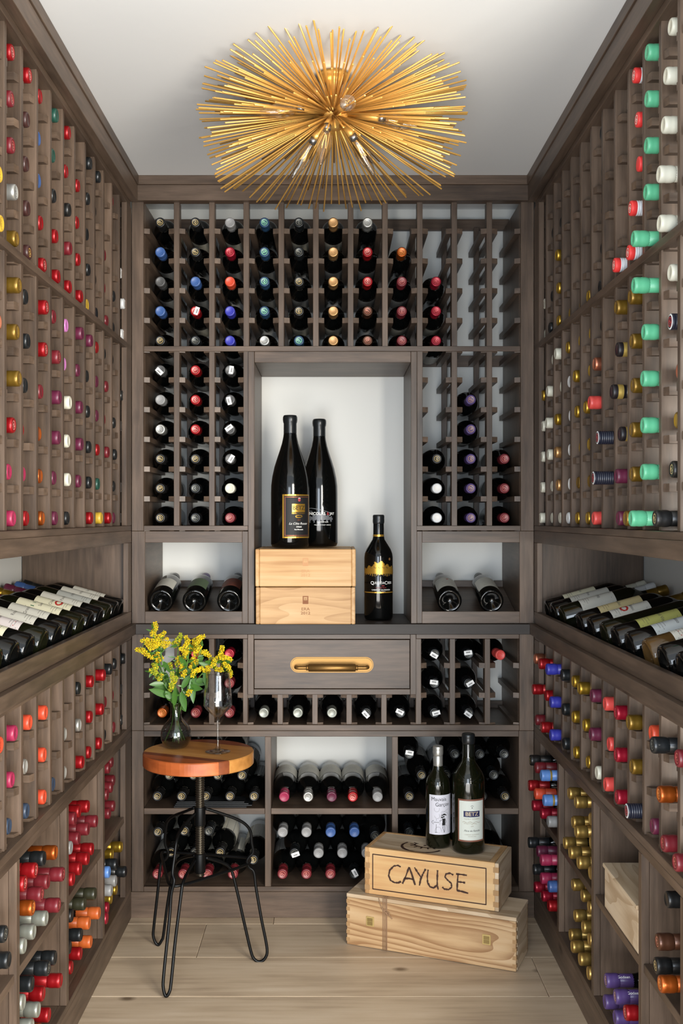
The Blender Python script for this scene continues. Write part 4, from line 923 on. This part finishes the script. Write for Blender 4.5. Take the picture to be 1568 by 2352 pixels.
# eye mark branded on the lid
eye=[]
ex,ey=.150,.062
def top(lines,wd):
    V,Fc=strokes(lines,wd,None,0,.3); return [(v[0],v[2],h-.0008+.0006) for v in V],[f[::-1] for f in Fc]
ad(top([arc(ex,ey,.058,.050,150,345,26)],.007)); ad(top([arc(ex+.006,ey+.014,.032,.017,140,330,14)],.0045)); ad(top([arc(ex+.004,ey+.014,.003,.002,0,360)],.004))
for k in range(7): a=150+k*28; ad(top([[(ex+.006+.032*math.cos(R(a)),ey+.014+.017*math.sin(R(a))),(ex+.006+.046*math.cos(R(a)),ey+.014+.031*math.sin(R(a)))]],.0048))
link('branded_lettering',A.mesh('branded_lettering',[INKD]),t)
# two bottles on the crate
zt=.1455+.1315+.0004
o=special('standing_wine_bottle','slim bottle with white drawn label and silver capsule on the crate','bdx','G',(.2988,3.005,zt),.283,'S',.945)
r=.037*.945; A=Acc()
V,Fc=patch(r,-.030,.046,.047,.158,16,.0004); A.add(V,Fc,0)
def tx(s,size,u,z,mi,**k): V,Fc=text_geo(s,size,u,z,r,eps=.0008,**k); A.add(V,Fc,mi)
tx('Mauvais',.0150,-.001,.146,1,sx=.92); tx('Garçon',.0150,.010,.131,1,sx=.92); tx('GARAGE',.0042,-.0085,.0815,1)
A.add(*strokes([[(-.022,.0815),(-.017,.0865),(.002,.0865),(.002,.0765),(-.017,.0765),(-.022,.0815)],[(-.008,.090),(-.008,.087)],[(-.0085,.0765),(-.009,.054)],[(-.012,.054),(-.005,.054)]],.0009,r,.0008),1)
A.add(*strokes([[(.013,.092),(.013,.078)]],.0085,r,.0009),1); A.add(*strokes([[(.0125,.080),(.0130,.073)]],.0095,r,.0009),1)
A.add(*strokes([[(.006,.101),(.011,.1025),(.018,.1025),(.021,.100)],[(.011,.104),(.017,.104)]],.003,r,.0009),1)
A.add(*strokes([[(.0125,.099),(.0125,.095)],[(.009,.097),(.006,.094)]],.005,r,.00085),1)
A.add(*strokes([[(.011,.075),(.0095,.066),(.013,.058),(.014,.053)],[(.0155,.075),(.016,.064),(.0145,.053)],[(.010,.091),(.005,.087),(.001,.086)],[(.017,.091),(.020,.083),(.018,.078)]],.0011,r,.0009),1)
A.add(*strokes([arc(-.007,.119,.007,.008,160,380),arc(-.006,.100,.007,.008,180,400),arc(.016,.096,.013,.014,-30,210),arc(-.003,.056,.009,.013,0,180),arc(.018,.056,.008,.018,0,150),[(-.012,.0525),(.0,.0522),(.028,.0528)],[(.004,.108),(.009,.113),(.015,.112),(.022,.115),(.030,.118)]],.0007,r,.0007),2)
A.V=[(v[0],v[1],v[2]-.0065) for v in A.V]
link('paper_label',A.mesh('paper_label',[mat('lavender_white_label',(206,206,216),.6),INK,mat('grey_ink',(130,128,136),.6)]),o)
o=special('standing_magnum_bottle','tall magnum with cream label in brown border on the crate','mag','G',(.3794,2.962,zt),.327,'K')
r=.0455; A=Acc()
V,Fc=patch(r,-.036,.045,.056,.173,18,.0004); A.add(V,Fc,0)
V,Fc=patch(r,-.032,.041,.0605,.1685,18,.0006); A.add(V,Fc,1)
V,Fc=patch(r,-.019,.027,.1245,.141,14,.0008); A.add(V,Fc,2)
def tx(s,size,u,z,mi,**k): V,Fc=text_geo(s,size,u,z,r,eps=.0010,**k); A.add(V,Fc,mi)
tx('BETZ',.0150,.004,.1325,3,sx=1.05); tx('FAMILY WINERY',.0052,.0045,.119,4,sx=1.15); tx('2009',.004,.0045,.099,4); tx('Père de Famille',.0072,.0045,.0865,5,shear=.35); tx('CABERNET SAUVIGNON',.0034,.0045,.076,4,sx=1.1); tx('Columbia Valley',.0036,.0045,.071,4)
A.add(*strokes([[(-.022+.0045*k,.110+.002*math.sin(k*1.7)) for k in range(12)],[(-.018+.0045*k,.106+.0015*math.sin(k*2.2)) for k in range(9)]],.0009,r,.0009,.3),4)
A.add(*strokes([arc(.0045,.152,.004,.004,30,150),arc(.0045,.150,.001,.001,0,360)],.001,r,.0009),5)
A.V=[(v[0],v[1],v[2]-.0195) for v in A.V]
link('paper_label',A.mesh('paper_label',[mat('brown_border',(122,78,62),.5),mat('pale_blue_cream_label',(206,212,204),.6),mat('navy_print',(38,40,80),.5),mat('ivory_print',(226,206,170),.5),mat('tan_print',(150,140,120),.6),INK]),o)
# crate in the right cubby
a_=Vector((.612,2.397)); cz=H0-.8802
t=thing('wine_crate','plain pale wooden crate pushed into the right wall cubby','crate',(XP+.006,2.39,cz)); 
def B(n,*ar,**k): o=board(n,*ar,fam=PALE,**k); o.parent=t; return o
ln=.262; wd_=.29; hh=.098
B('front_panel',0,.010,-ln,0,.0,hh-.009,axis=1); B('rear_panel',wd_-.01,wd_,-ln,0,.0,hh-.009,axis=1); B('side_panel',.0105,wd_-.0105,-.010,0,.0,hh-.009,axis=0); B('side_panel',.0105,wd_-.0105,-ln,-ln+.01,.0,hh-.009,axis=0)
B('lid',-.004,wd_,-ln,.003,hh-.0085,hh,axis=1); B('bottom_panel',.0105,wd_-.0105,-ln+.0105,-.0105,.001,.008)
A=Acc()
for q,(x,y) in enumerate(((.10,-.14),(.045,-.17))):
    V,Fc=text_geo('L4'[q] if q else '2',.012,0,0,eps=0); A.add([(x+v[2],y+v[0],hh+.0004) for v in V],Fc,0)
link('logo_print',A.mesh('logo_print',[INKB]),t)
# black folders under the bottles behind the stool
t=thing('folder_stack','stack of thin black folders lying at the front of the cubby','folder',(bx(480),YB+.01,bz(1857)+.0004))
for k,(x0,x1,y1) in enumerate(((398,566,.075),(400,578,.07),(402,570,.072),(404,560,.07))):
    o=board('folder',bx(x0),bx(x1),YB+.006+k*.003,YB+.006+y1,bz(1857)+.0008+k*.0042,bz(1857)+.0045+k*.0042,t,m=mat('black_card',(22,24,27),.45),bev=.0006)
# ================================================================ stool
ACAC=[]
def acacia(name,c1,c2,c3): return wood(name,c1,c2,c3,0,scale=3.5,stretch=9,rough=.38,bump=.08,var=.0,per_object=False)
A1=acacia('acacia_honey',(140,92,44),(176,122,62),(204,152,88)); A2=acacia('acacia_red',(120,56,26),(160,82,40),(190,108,58)); A3=acacia('acacia_dark',(84,40,22),(112,58,32),(140,76,44))
SX,SY,SZ=-.3605,2.843,H0-.629
st=thing('bar_stool','round wooden industrial stool on black hairpin legs holding vase and glass','stool',(SX,SY,0))
rS=.1478; th=.0345
def seat_strip(y0,y1,m,k):
    A=Acc(); n=18; top=[];
    pts=[]
    def xa(y): return math.sqrt(max(rS*rS-y*y,0))
    ys=[y0+(y1-y0)*i/n for i in range(n+1)]
    ring=[(xa(y),y) for y in ys]+[(-xa(y),y) for y in ys[::-1]]
    ring=[p for i,p in enumerate(ring) if i==0 or (abs(p[0]-ring[i-1][0])+abs(p[1]-ring[i-1][1]))>1e-5]
    m_=len(ring); e=.0025
    zs=[(SZ-th,.985),(SZ-th+e,1.),(SZ-e,1.),(SZ,.985)]
    V=[]
    for z,kk in zs:
        for x,y in ring: V.append((x*kk if abs(x)>1e-6 else x,min(max(y,y0),y1)*(1 if (abs(y-y0)<1e-6 or abs(y-y1)<1e-6) and abs(y)<rS*.99 else kk),z))
    Fc=[]
    for j in range(3):
        for i in range(m_): Fc.append((j*m_+i,j*m_+(i+1)%m_,(j+1)*m_+(i+1)%m_,(j+1)*m_+i))
    Fc.append(tuple(range(m_))[::-1]); Fc.append(tuple(range(3*m_,4*m_)))
    o=link('seat_plank',mesh_from('seat_plank',V,Fc,[m]),st); o.rotation_euler=(0,0,R(-24)); return o
bands=[(-rS+.0002,-.082,A1),(-.0816,-.028,A2),(-.0276,.040,A1),(.0404,.102,A1),(.1024,rS-.0002,A3)]
bands=[(-rS+.0002,-.092,A2),(-.0916,-.066,A3),(-.0656,.04,A1),(.0404,.098,A1),(.0984,rS-.0002,A3)]
for k,(a,b_,m) in enumerate(bands): seat_strip(a,b_,m,k)
BLK=mat('black_steel',(24,25,26),.38,.75); STL=mat('oiled_steel',(86,80,70),.32,.9)
# threaded screw
V=[];Fc=[]; n=20; z0,z1=H0-(2010-1187)*SY/F,SZ-th; pitch=.0062; rows_=int((z1-z0)/pitch*6); scx=P(459,1900,2.843).x-SX
for i in range(rows_+1):
    for k in range(n):
        z=z0+(z1-z0)*i/rows_; ph=(z/pitch-k/n)%1.; rr=.0112+.0016*(math.cos(2*math.pi*ph)); a=2*math.pi*k/n; V.append((scx+rr*math.cos(a),rr*math.sin(a),z))
for i in range(rows_):
    for k in range(n): Fc.append((i*n+k,i*n+(k+1)%n,(i+1)*n+(k+1)%n,(i+1)*n+k))
Fc.append(tuple(range(n))[::-1])
link('screw',mesh_from('screw',V,Fc,[STL],None,True),st)
A=Acc()
for ya,yb in ((1853,1895),(1960,2003)):
    za,zb=H0-(ya-1187)*SY/F,H0-(yb-1187)*SY/F
    V,Fc,I=lathe([(.0118,za),(.0148,za),(.0150,za-.001),(.0150,zb+.001),(.0148,zb),(.0118,zb)],24); A2_=Acc(); A2_.add([(v[0]+scx,v[1],v[2]) for v in V],[f[::-1] for f in Fc]); link('sleeve',A2_.mesh('sleeve',[BLK],True),st)
V,Fc,I=lathe([(0,SZ-th-.003),(.045,SZ-th-.003),(.046,SZ-th-.0002),(0,SZ-th-.0002)],24); link('seat_plate',mesh_from('seat_plate',[(v[0]+scx,v[1],v[2]) for v in V],Fc,[BLK],None,False),st)
def leg(pts):
    Q=[P(x,y,d)-Vector((SX,SY,0)) for x,y,d in pts]
    V,Fc=tube(Q,.0041,10,True,sub=5); link('leg',mesh_from('leg',V,Fc,[BLK],None,True),st)
leg([(449,1868,2.832),(432,1885,2.81),(412,1912,2.77),(405,1934,2.745),(401,1965,2.735),(396,2005,2.722),(400,2024,2.715),(393,2055,2.712),(389,2110,2.703),(376,2238,2.668),(375,2270,2.660),(381,2288,2.657),(389,2278,2.659),(393,2255,2.666),(402,2165,2.69),(410,2100,2.705),(417,2045,2.72),(420,2028,2.728),(430,2005,2.76),(449,1974,2.832)])
leg([(471,1857,2.838),(500,1866,2.85),(540,1880,2.868),(563,1893,2.88),(575,1910,2.887),(578,1935,2.89),(581,1957,2.892),(572,1968,2.892),(567,1978,2.892),(572,1992,2.895),(583,2003,2.897),(588,2040,2.895),(600,2110,2.889),(611,2165,2.885),(613,2190,2.882),(605,2205,2.880),(594,2209,2.879),(583,2202,2.879),(576,2185,2.88),(563,2130,2.883),(545,2050,2.885),(533,2003,2.886),(526,1991,2.884),(512,1982,2.876),(492,1975,2.86),(472,1970,2.846)])
leg([(447,1855,2.852),(425,1864,2.88),(397,1875,2.925),(385,1886,2.95),(381,1900,2.962),(379,1936,2.975),(386,1956,2.98),(383,1970,2.982),(372,1980,2.985),(368,1992,2.987),(362,2050,2.986),(353,2130,2.985),(352,2150,2.984),(357,2165,2.983),(364,2170,2.982),(371,2160,2.982),(375,2148,2.982),(384,2080,2.98),(392,2030,2.975),(399,1995,2.96),(408,1978,2.94),(425,1969,2.9),(447,1965,2.855)])
ring=[(371,1962),(376,1985),(384,2020),(389,2031),(398,2035),(417,2033),(460,2021),(520,2002),(562,1988),(572,1981),(574,1974),(566,1970),(520,1966),(471,1962),(400,1958),(378,1957)]
Q=[P(x,y,.95*F/(y-1187))-Vector((SX,SY,0)) for x,y in ring]
V,Fc=tube(Q,.0041,10,True,True,sub=4); link('footrest_ring',mesh_from('footrest_ring',V,Fc,[BLK],None,True),st)
# ================================================================ glass and vase
CLR=thin_glass('clear_glass',(250,251,251),.95,.05,p=2.2); SMK=thin_glass('smoked_glass',(208,210,210),.8,.06,p=2.6)
g=P(500,1727,2.83); g.z=SZ+.0003
wg=thing('wine_glass','empty clear stemmed wine glass standing on the round stool','glass',g)
pr=[(0,.0022),(.018,.0018),(.0325,.0006),(.0337,.0012),(.0325,.0022),(.018,.0040),(.0075,.008),(.0042,.018),(.0036,.04),(.0036,.075),(.0042,.086),(.008,.092),(.018,.101),(.031,.114),(.0382,.124),(.0385,.128),(.036,.160),(.0318,.206),(.0312,.2125),(.0306,.2125),(.0311,.206),(.0353,.160),(.0377,.128),(.0374,.1248),(.030,.1150),(.017,.1025),(.006,.0945),(0,.0925)]
V,Fc,I=lathe(pr,48); link('glass_body',mesh_from('glass_body',V,Fc,[CLR],None,True),wg)
v0=P(404,1717,2.884); v0.z=SZ+.0003
va=thing('glass_vase','small round smoked glass vase holding yellow flowers on the stool','vase',v0)
pr=[(0,.0015),(.022,.0005),(.026,.0012),(.034,.008),(.0405,.022),(.0420,.036),(.0395,.050),(.032,.064),(.021,.075),(.0155,.084),(.0145,.095),(.0148,.112),(.0165,.119),(.0195,.1222),(.0190,.1232),(.0155,.120),(.0135,.112),(.0131,.095),(.0142,.084),(.0195,.0752),(.0302,.064),(.0376,.050),(.0400,.036),(.0385,.022),(.032,.0095),(.022,.0045),(0,.005)]
V,Fc,I=lathe(pr,48); link('glass_body',mesh_from('glass_body',V,Fc,[SMK],None,True),va)
# goldenrod
YEL=mat('goldenrod_yellow',(216,186,14),.7); YG=mat('goldenrod_bud',(150,160,34),.7); YD=mat('goldenrod_deep',(176,146,12),.7); GRN=mat('stem_green',(84,124,44),.55); LFG=mat('leaf_green',(58,98,34),.45,coat=.1)
ICO=[(0,0,1),(.894,0,.447),(.276,.851,.447),(-.724,.526,.447),(-.724,-.526,.447),(.276,-.851,.447),(.724,.526,-.447),(-.276,.851,-.447),(-.894,0,-.447),(-.276,-.851,-.447),(.724,-.526,-.447),(0,0,-1)]
ICF=[(0,1,2),(0,2,3),(0,3,4),(0,4,5),(0,5,1),(1,6,2),(2,7,3),(3,8,4),(4,9,5),(5,10,1),(1,10,6),(2,6,7),(3,7,8),(4,8,9),(5,9,10),(6,11,7),(7,11,8),(8,11,9),(9,11,10),(10,11,6)]
rng=random.Random(5)
def leaf_geo(a,b,wd,fold=.25,curl=.15):
    d=b-a; L_=d.length; t=d.normalized(); side=t.cross(Vector((0,-1,0.2))).normalized(); up=side.cross(t)
    V=[];Fc=[]; n=7
    for i in range(n+1):
        s=i/n; w2=wd*math.sin(math.pi*min(1,s*.93+.07))**.8*(1-.25*s)
        c=a+t*(L_*s)-Vector((0,0,1))*(L_*curl*s*s)
        V+= [c-side*w2+up*(w2*fold), c, c+side*w2+up*(w2*fold)]
    for i in range(n):
        for q in (0,1): Fc.append((3*i+q,3*i+q+1,3*i+q+4,3*i+q+3))
    return V,Fc
# each stem: name, path px, blossoms (px,py,length px,angle deg), leaves (from,to)
STEMS=[('tallest upright goldenrod sprig at the left with yellow tips',[(352,1440),(356,1480),(372,1540),(392,1600),(396,1655),(378,1705)],[(357,1438,14,100),(352,1452,15,60),(356,1462,17,120),(345,1473,14,180),(352,1472,15,40)],2.885),
('goldenrod sprig leaning far left with drooping yellow tip',[(322,1493),(340,1502),(362,1530),(385,1585),(400,1640),(408,1700)],[(322,1493,16,175),(334,1500,15,150),(345,1508,14,160),(333,1471,14,185),(344,1482,17,160),(350,1487,14,30)],2.865),
('goldenrod sprig with bushy yellow head near the left middle',[(372,1460),(370,1500),(380,1550),(398,1605),(407,1650),(418,1702)],[(374,1458,14,60),(365,1469,17,90),(378,1474,16,60),(362,1479,15,110),(383,1481,14,40),(352,1482,13,150),(360,1508,15,70),(366,1515,14,40)],2.895),
('low goldenrod sprig with half-open buds over the vase rim',[(352,1545),(368,1560),(388,1590),(400,1625),(404,1660),(400,1705)],[(352,1543,14,150),(360,1550,15,120),(357,1533,13,90),(368,1556,13,60),(396,1553,15,100),(402,1562,14,60),(394,1572,14,95),(393,1580,12,60),(355,1530,12,140)],2.85),
('greenish goldenrod sprig with unopened buds in the middle',[(412,1465),(408,1500),(404,1550),(404,1610),(410,1660),(424,1700)],[(413,1464,14,75),(408,1474,13,110),(400,1481,12,130),(415,1515,14,110),(408,1522,13,60),(391,1530,12,100)],2.91),
('dense bright yellow goldenrod sprig right of the centre',[(436,1478),(432,1510),(424,1560),(412,1610),(408,1660),(410,1708)],[(430,1470,15,110),(428,1478,16,60),(440,1482,17,30),(432,1490,17,80),(420,1494,15,140),(444,1489,14,20),(424,1500,14,100),(412,1519,16,120),(420,1528,14,60),(417,1541,15,100),(424,1547,13,60),(424,1505,13,90)],2.88),
('goldenrod sprig with broad yellow plume over the dark bottles',[(466,1480),(455,1510),(440,1560),(420,1605),(410,1650),(396,1704)],[(462,1464,15,20),(456,1470,16,60),(448,1475,14,120),(454,1492,16,40),(463,1497,17,0),(472,1500,15,-40),(448,1499,14,100),(446,1518,14,120),(441,1527,14,60),(452,1520,13,30),(450,1540,14,10),(458,1537,13,30),(443,1548,13,80)],2.87),
('goldenrod sprig arching right over the wine glass',[(520,1540),(508,1520),(480,1530),(450,1565),(422,1605),(410,1650),(404,1700)],[(509,1492,13,80),(507,1503,11,90),(486,1515,13,120),(490,1524,13,60),(500,1510,14,30),(515,1511,15,0),(525,1514,12,-30),(494,1532,13,-60),(504,1538,13,0),(511,1530,13,60),(520,1528,14,-40),(527,1538,14,-70),(529,1548,12,-80),(473,1541,13,150),(478,1536,11,100),(434,1591,11,60)],2.86)]
LEAVES={0:[((372,1545),(350,1560),7),((385,1580),(345,1583),9),((392,1595),(362,1585),8)],1:[((360,1528),(342,1555),6),((390,1600),(341,1580),9),((396,1610),(378,1590),7)],2:[((380,1545),(385,1590),9),((375,1520),(392,1545),6)],3:[((375,1570),(342,1571),7),((392,1605),(380,1585),8),((400,1620),(402,1575),7)],
4:[((404,1560),(412,1530),6),((404,1580),(409,1620),7),((404,1600),(426,1633),9)],5:[((428,1530),(410,1505),7),((418,1580),(440,1545),8),((416,1590),(427,1632),9),((425,1550),(455,1525),6)],6:[((450,1525),(468,1508),7),((438,1562),(470,1572),9),((430,1578),(466,1581),9),((440,1560),(444,1614),9)],7:[((480,1530),(455,1520),6),((508,1520),(532,1520),5),((470,1545),(475,1580),7),((450,1565),(474,1560),7),((488,1524),(470,1517),5)]}
for si,(lab,path,bl,dp) in enumerate(STEMS):
    base=P(*path[-1],2.884)
    # keep the cut end inside the vase
    pts=[]
    n=len(path)
    for i,(x,y) in enumerate(path):
        f=i/(n-1); d=dp*(1-f)+2.884*f; pts.append(P(x,y,d))
    sp=thing('goldenrod_sprig',lab,'flower',pts[-1],'goldenrod sprigs in the glass vase')
    o0=pts[-1]
    V,Fc=tube([p-o0 for p in pts],.0014,6); link('stem',mesh_from('stem',V,Fc,[GRN],None,True),sp)
    A=Acc(); AS=Acc()
    for (x,y,L_,ang) in bl:
        c=P(x,y,dp+rng.uniform(-.02,.02))-o0; sc_=dp/F; L_m=L_*sc_*.72; t=Vector((math.cos(R(ang)),rng.uniform(-.3,.3),math.sin(R(ang)))).normalized()
        nfl=int(L_*6.6)
        for q in range(nfl):
            s=rng.uniform(-1,1); rad=.0080*(1-.35*abs(s))*rng.random()**.5; a=rng.uniform(0,6.28)
            v1=t.orthogonal().normalized(); v2=t.cross(v1)
            pc=c+t*(s*L_m)+v1*(rad*math.cos(a))+v2*(rad*math.sin(a)); r_=rng.uniform(.0011,.0021)
            A.add([pc+Vector(v)*r_*Vector((1,1,1)).x for v in ICO],ICF,1 if (rng.random()<(.75 if si in (3,4) else .14)) else rng.choice((0,0,2)))
        # twig joining the plume to its stem
        best=min(pts,key=lambda p:(p-o0-c).length if (p-o0).z<c.z+.02 else 9)
        V,Fc=tube([best-o0,(best-o0+c)/2-Vector((0,0,.004)),c],.0008,5,cap=False); AS.add(V,Fc)
    link('blossom',A.mesh('blossom',[YEL,YG,YD]),sp,kind='stuff'); link('twig',AS.mesh('twig',[GRN],True),sp,kind='stuff')
    extra=[]
    for q in range(22):
        i=rng.randrange(0,n-2); f=rng.random(); c0=pts[i]*(1-f)+pts[i+1]*f
        if c0.z<SZ+.14: continue
        d_=Vector((rng.uniform(-1,1),rng.uniform(-1,.6),rng.uniform(-.2,.8))).normalized()*rng.uniform(.014,.03); extra.append((c0,c0+d_,.003))
    for (a,b_,w2) in LEAVES[si]:
        pa,pb=P(*a,dp),P(*b_,dp+rng.uniform(-.03,.0)); V,Fc=leaf_geo(pa-o0,pb-o0,w2*dp/F,curl=.05); link('leaf',mesh_from('leaf',V,Fc,[LFG],None,True),sp)
    for pa,pb,w2 in extra:
        V,Fc=leaf_geo(pa-o0,pb-o0,w2,curl=.1); link('leaf',mesh_from('leaf',V,Fc,[LFG],None,True),sp)
# ================================================================ ceiling light
C0=P(765,262,2.455)
BRS=mat('brushed_gold',(224,174,92),.34,.6); FIL=mat('lit_filament',(255,200,120),.5,emit=(255,190,110),es=1.2)
fx=thing('sunburst_ceiling_light','large brass sunburst ceiling light with radiating rods and candle bulbs','lamp',C0)
hc=ZC-C0.z
V,Fc,I=lathe([(0,hc),(.036,hc),(.036,hc-.012),(.02,hc-.016),(.016,hc-.02),(.016,.028),(.0,.028)],32); link('canopy',mesh_from('canopy',V,[f[::-1] for f in Fc],[BRS],None,True),fx)
V,Fc,I=lathe([(0,.034),(.030,.032),(.045,.024),(.050,.012),(.050,-.010),(.042,-.022),(.028,-.030),(.012,-.034),(0,-.035)],36); link('hub',mesh_from('hub',V,[f[::-1] for f in Fc],[BRS],None,True),fx)
rodm={}
def rod_mesh(L_):
    k=round(L_,3)
    if k not in rodm:
        V=[];Fc=[];n=7
        for i,(r_,z) in enumerate(((.0019,0),(.0019,k-.0006),(.0011,k))):
            for q in range(n): a=2*math.pi*q/n; V.append((r_*math.cos(a),r_*math.sin(a),z))
        for i in range(2):
            for q in range(n): Fc.append((i*n+q,i*n+(q+1)%n,(i+1)*n+(q+1)%n,(i+1)*n+q))
        Fc.append(tuple(range(2*n,3*n))); rodm[k]=mesh_from('rod',V,Fc,[BRS],None,False)
        rodm[k].polygons.foreach_set('use_smooth',[True]*(2*n)+[False])
    return rodm[k]
rng=random.Random(11)
tiers=[(20,50,.250),(10,80,.268),(-2,90,.272),(-14,92,.272),(-27,92,.272)]
allr=[]
for el,cnt,Lr in tiers:
    for k in range(cnt):
        az=(k+rng.uniform(-.16,.16))/cnt*360+el*3
        e=el+rng.uniform(-2.4,2.4); L_=round(Lr+rng.choice((-.02,-.01,0,0,.006)),3)
        allr.append((az,e,L_))
rng.shuffle(allr); AR=Acc()
for i,(az,e,L_) in enumerate(allr):
    d=Vector((math.cos(R(az))*math.cos(R(e)),math.sin(R(az))*math.cos(R(e)),math.sin(R(e))))
    if i<300:
        o=link('rod',rod_mesh(L_),fx); o.rotation_euler=d.to_track_quat('Z','Y').to_euler(); o.location=d*.038
    else:
        V,Fc=tube([d*.038,d*(.038+L_)],.0019,7,False); AR.add(V,Fc)
link('remaining_rod',AR.mesh('remaining_rod',[BRS],True),fx,kind='stuff')
BG=thin_glass('bulb_glass',(248,246,242),.7,.08,.03,p=1.6); SIL=mat('bulb_collar',(150,150,150),.3,.9)
for (a,b_) in (((684,249,2.44),(612,258,2.425)),((792,240,2.385),(812,230,2.285)),((880,272,2.48),(968,292,2.53)),((750,298,2.405),(737,372,2.375)),((716,328,2.52),(671,410,2.57)),((814,320,2.52),(859,400,2.57))):
    pa,pb=P(a[0],a[1],a[2]-.10)-C0,P(b_[0],b_[1],b_[2]-.10)-C0; ax_=(pb-pa).normalized(); L_=(pb-pa).length
    V,Fc=tube([ax_*0+pa.normalized()*.04,pa-ax_*.012],.0085,14,False); link('socket',mesh_from('socket',V,Fc,[BRS],None,True),fx)
    L_=.098
    M=frame(ax_,Vector((0,-1,.1)),pa)
    pr=[(0,.0),(.008,.001),(.0095,.006),(.0145,.020),(.0172,.034),(.0165,.048),(.012,.066),(.0065,.082),(.0028,.092),(0,.098)]
    V,Fc,I=lathe(pr,20); bo=link('bulb',mesh_from('bulb',V,Fc,[BG],None,True),fx,mtx=M)
    V,Fc,I=lathe([(0,-.012),(.0088,-.012),(.0088,.001),(.0,.001)],16); link('bulb_collar',mesh_from('bulb_collar',V,Fc,[SIL],None,True),bo)
    A=Acc()
    for q in range(4):
        a=q*math.pi/2+.4; V,Fc=tube([(.002*math.cos(a),.002*math.sin(a),.014),(.006*math.cos(a+.4),.006*math.sin(a+.4),.046)],.0005,5,False); A.add(V,Fc)
    link('filament',A.mesh('filament',[FIL]),bo)
pl=bpy.data.lights.new('bulb_glow','POINT'); pl.energy=.3; pl.color=(1,.72,.42); pl.shadow_soft_size=.03
po=bpy.data.objects.new('bulb_glow',pl); COL.objects.link(po); po.location=C0+Vector((0,-.01,.062))
# no two things of one kind keep look-alike names; Blender adds the suffixes
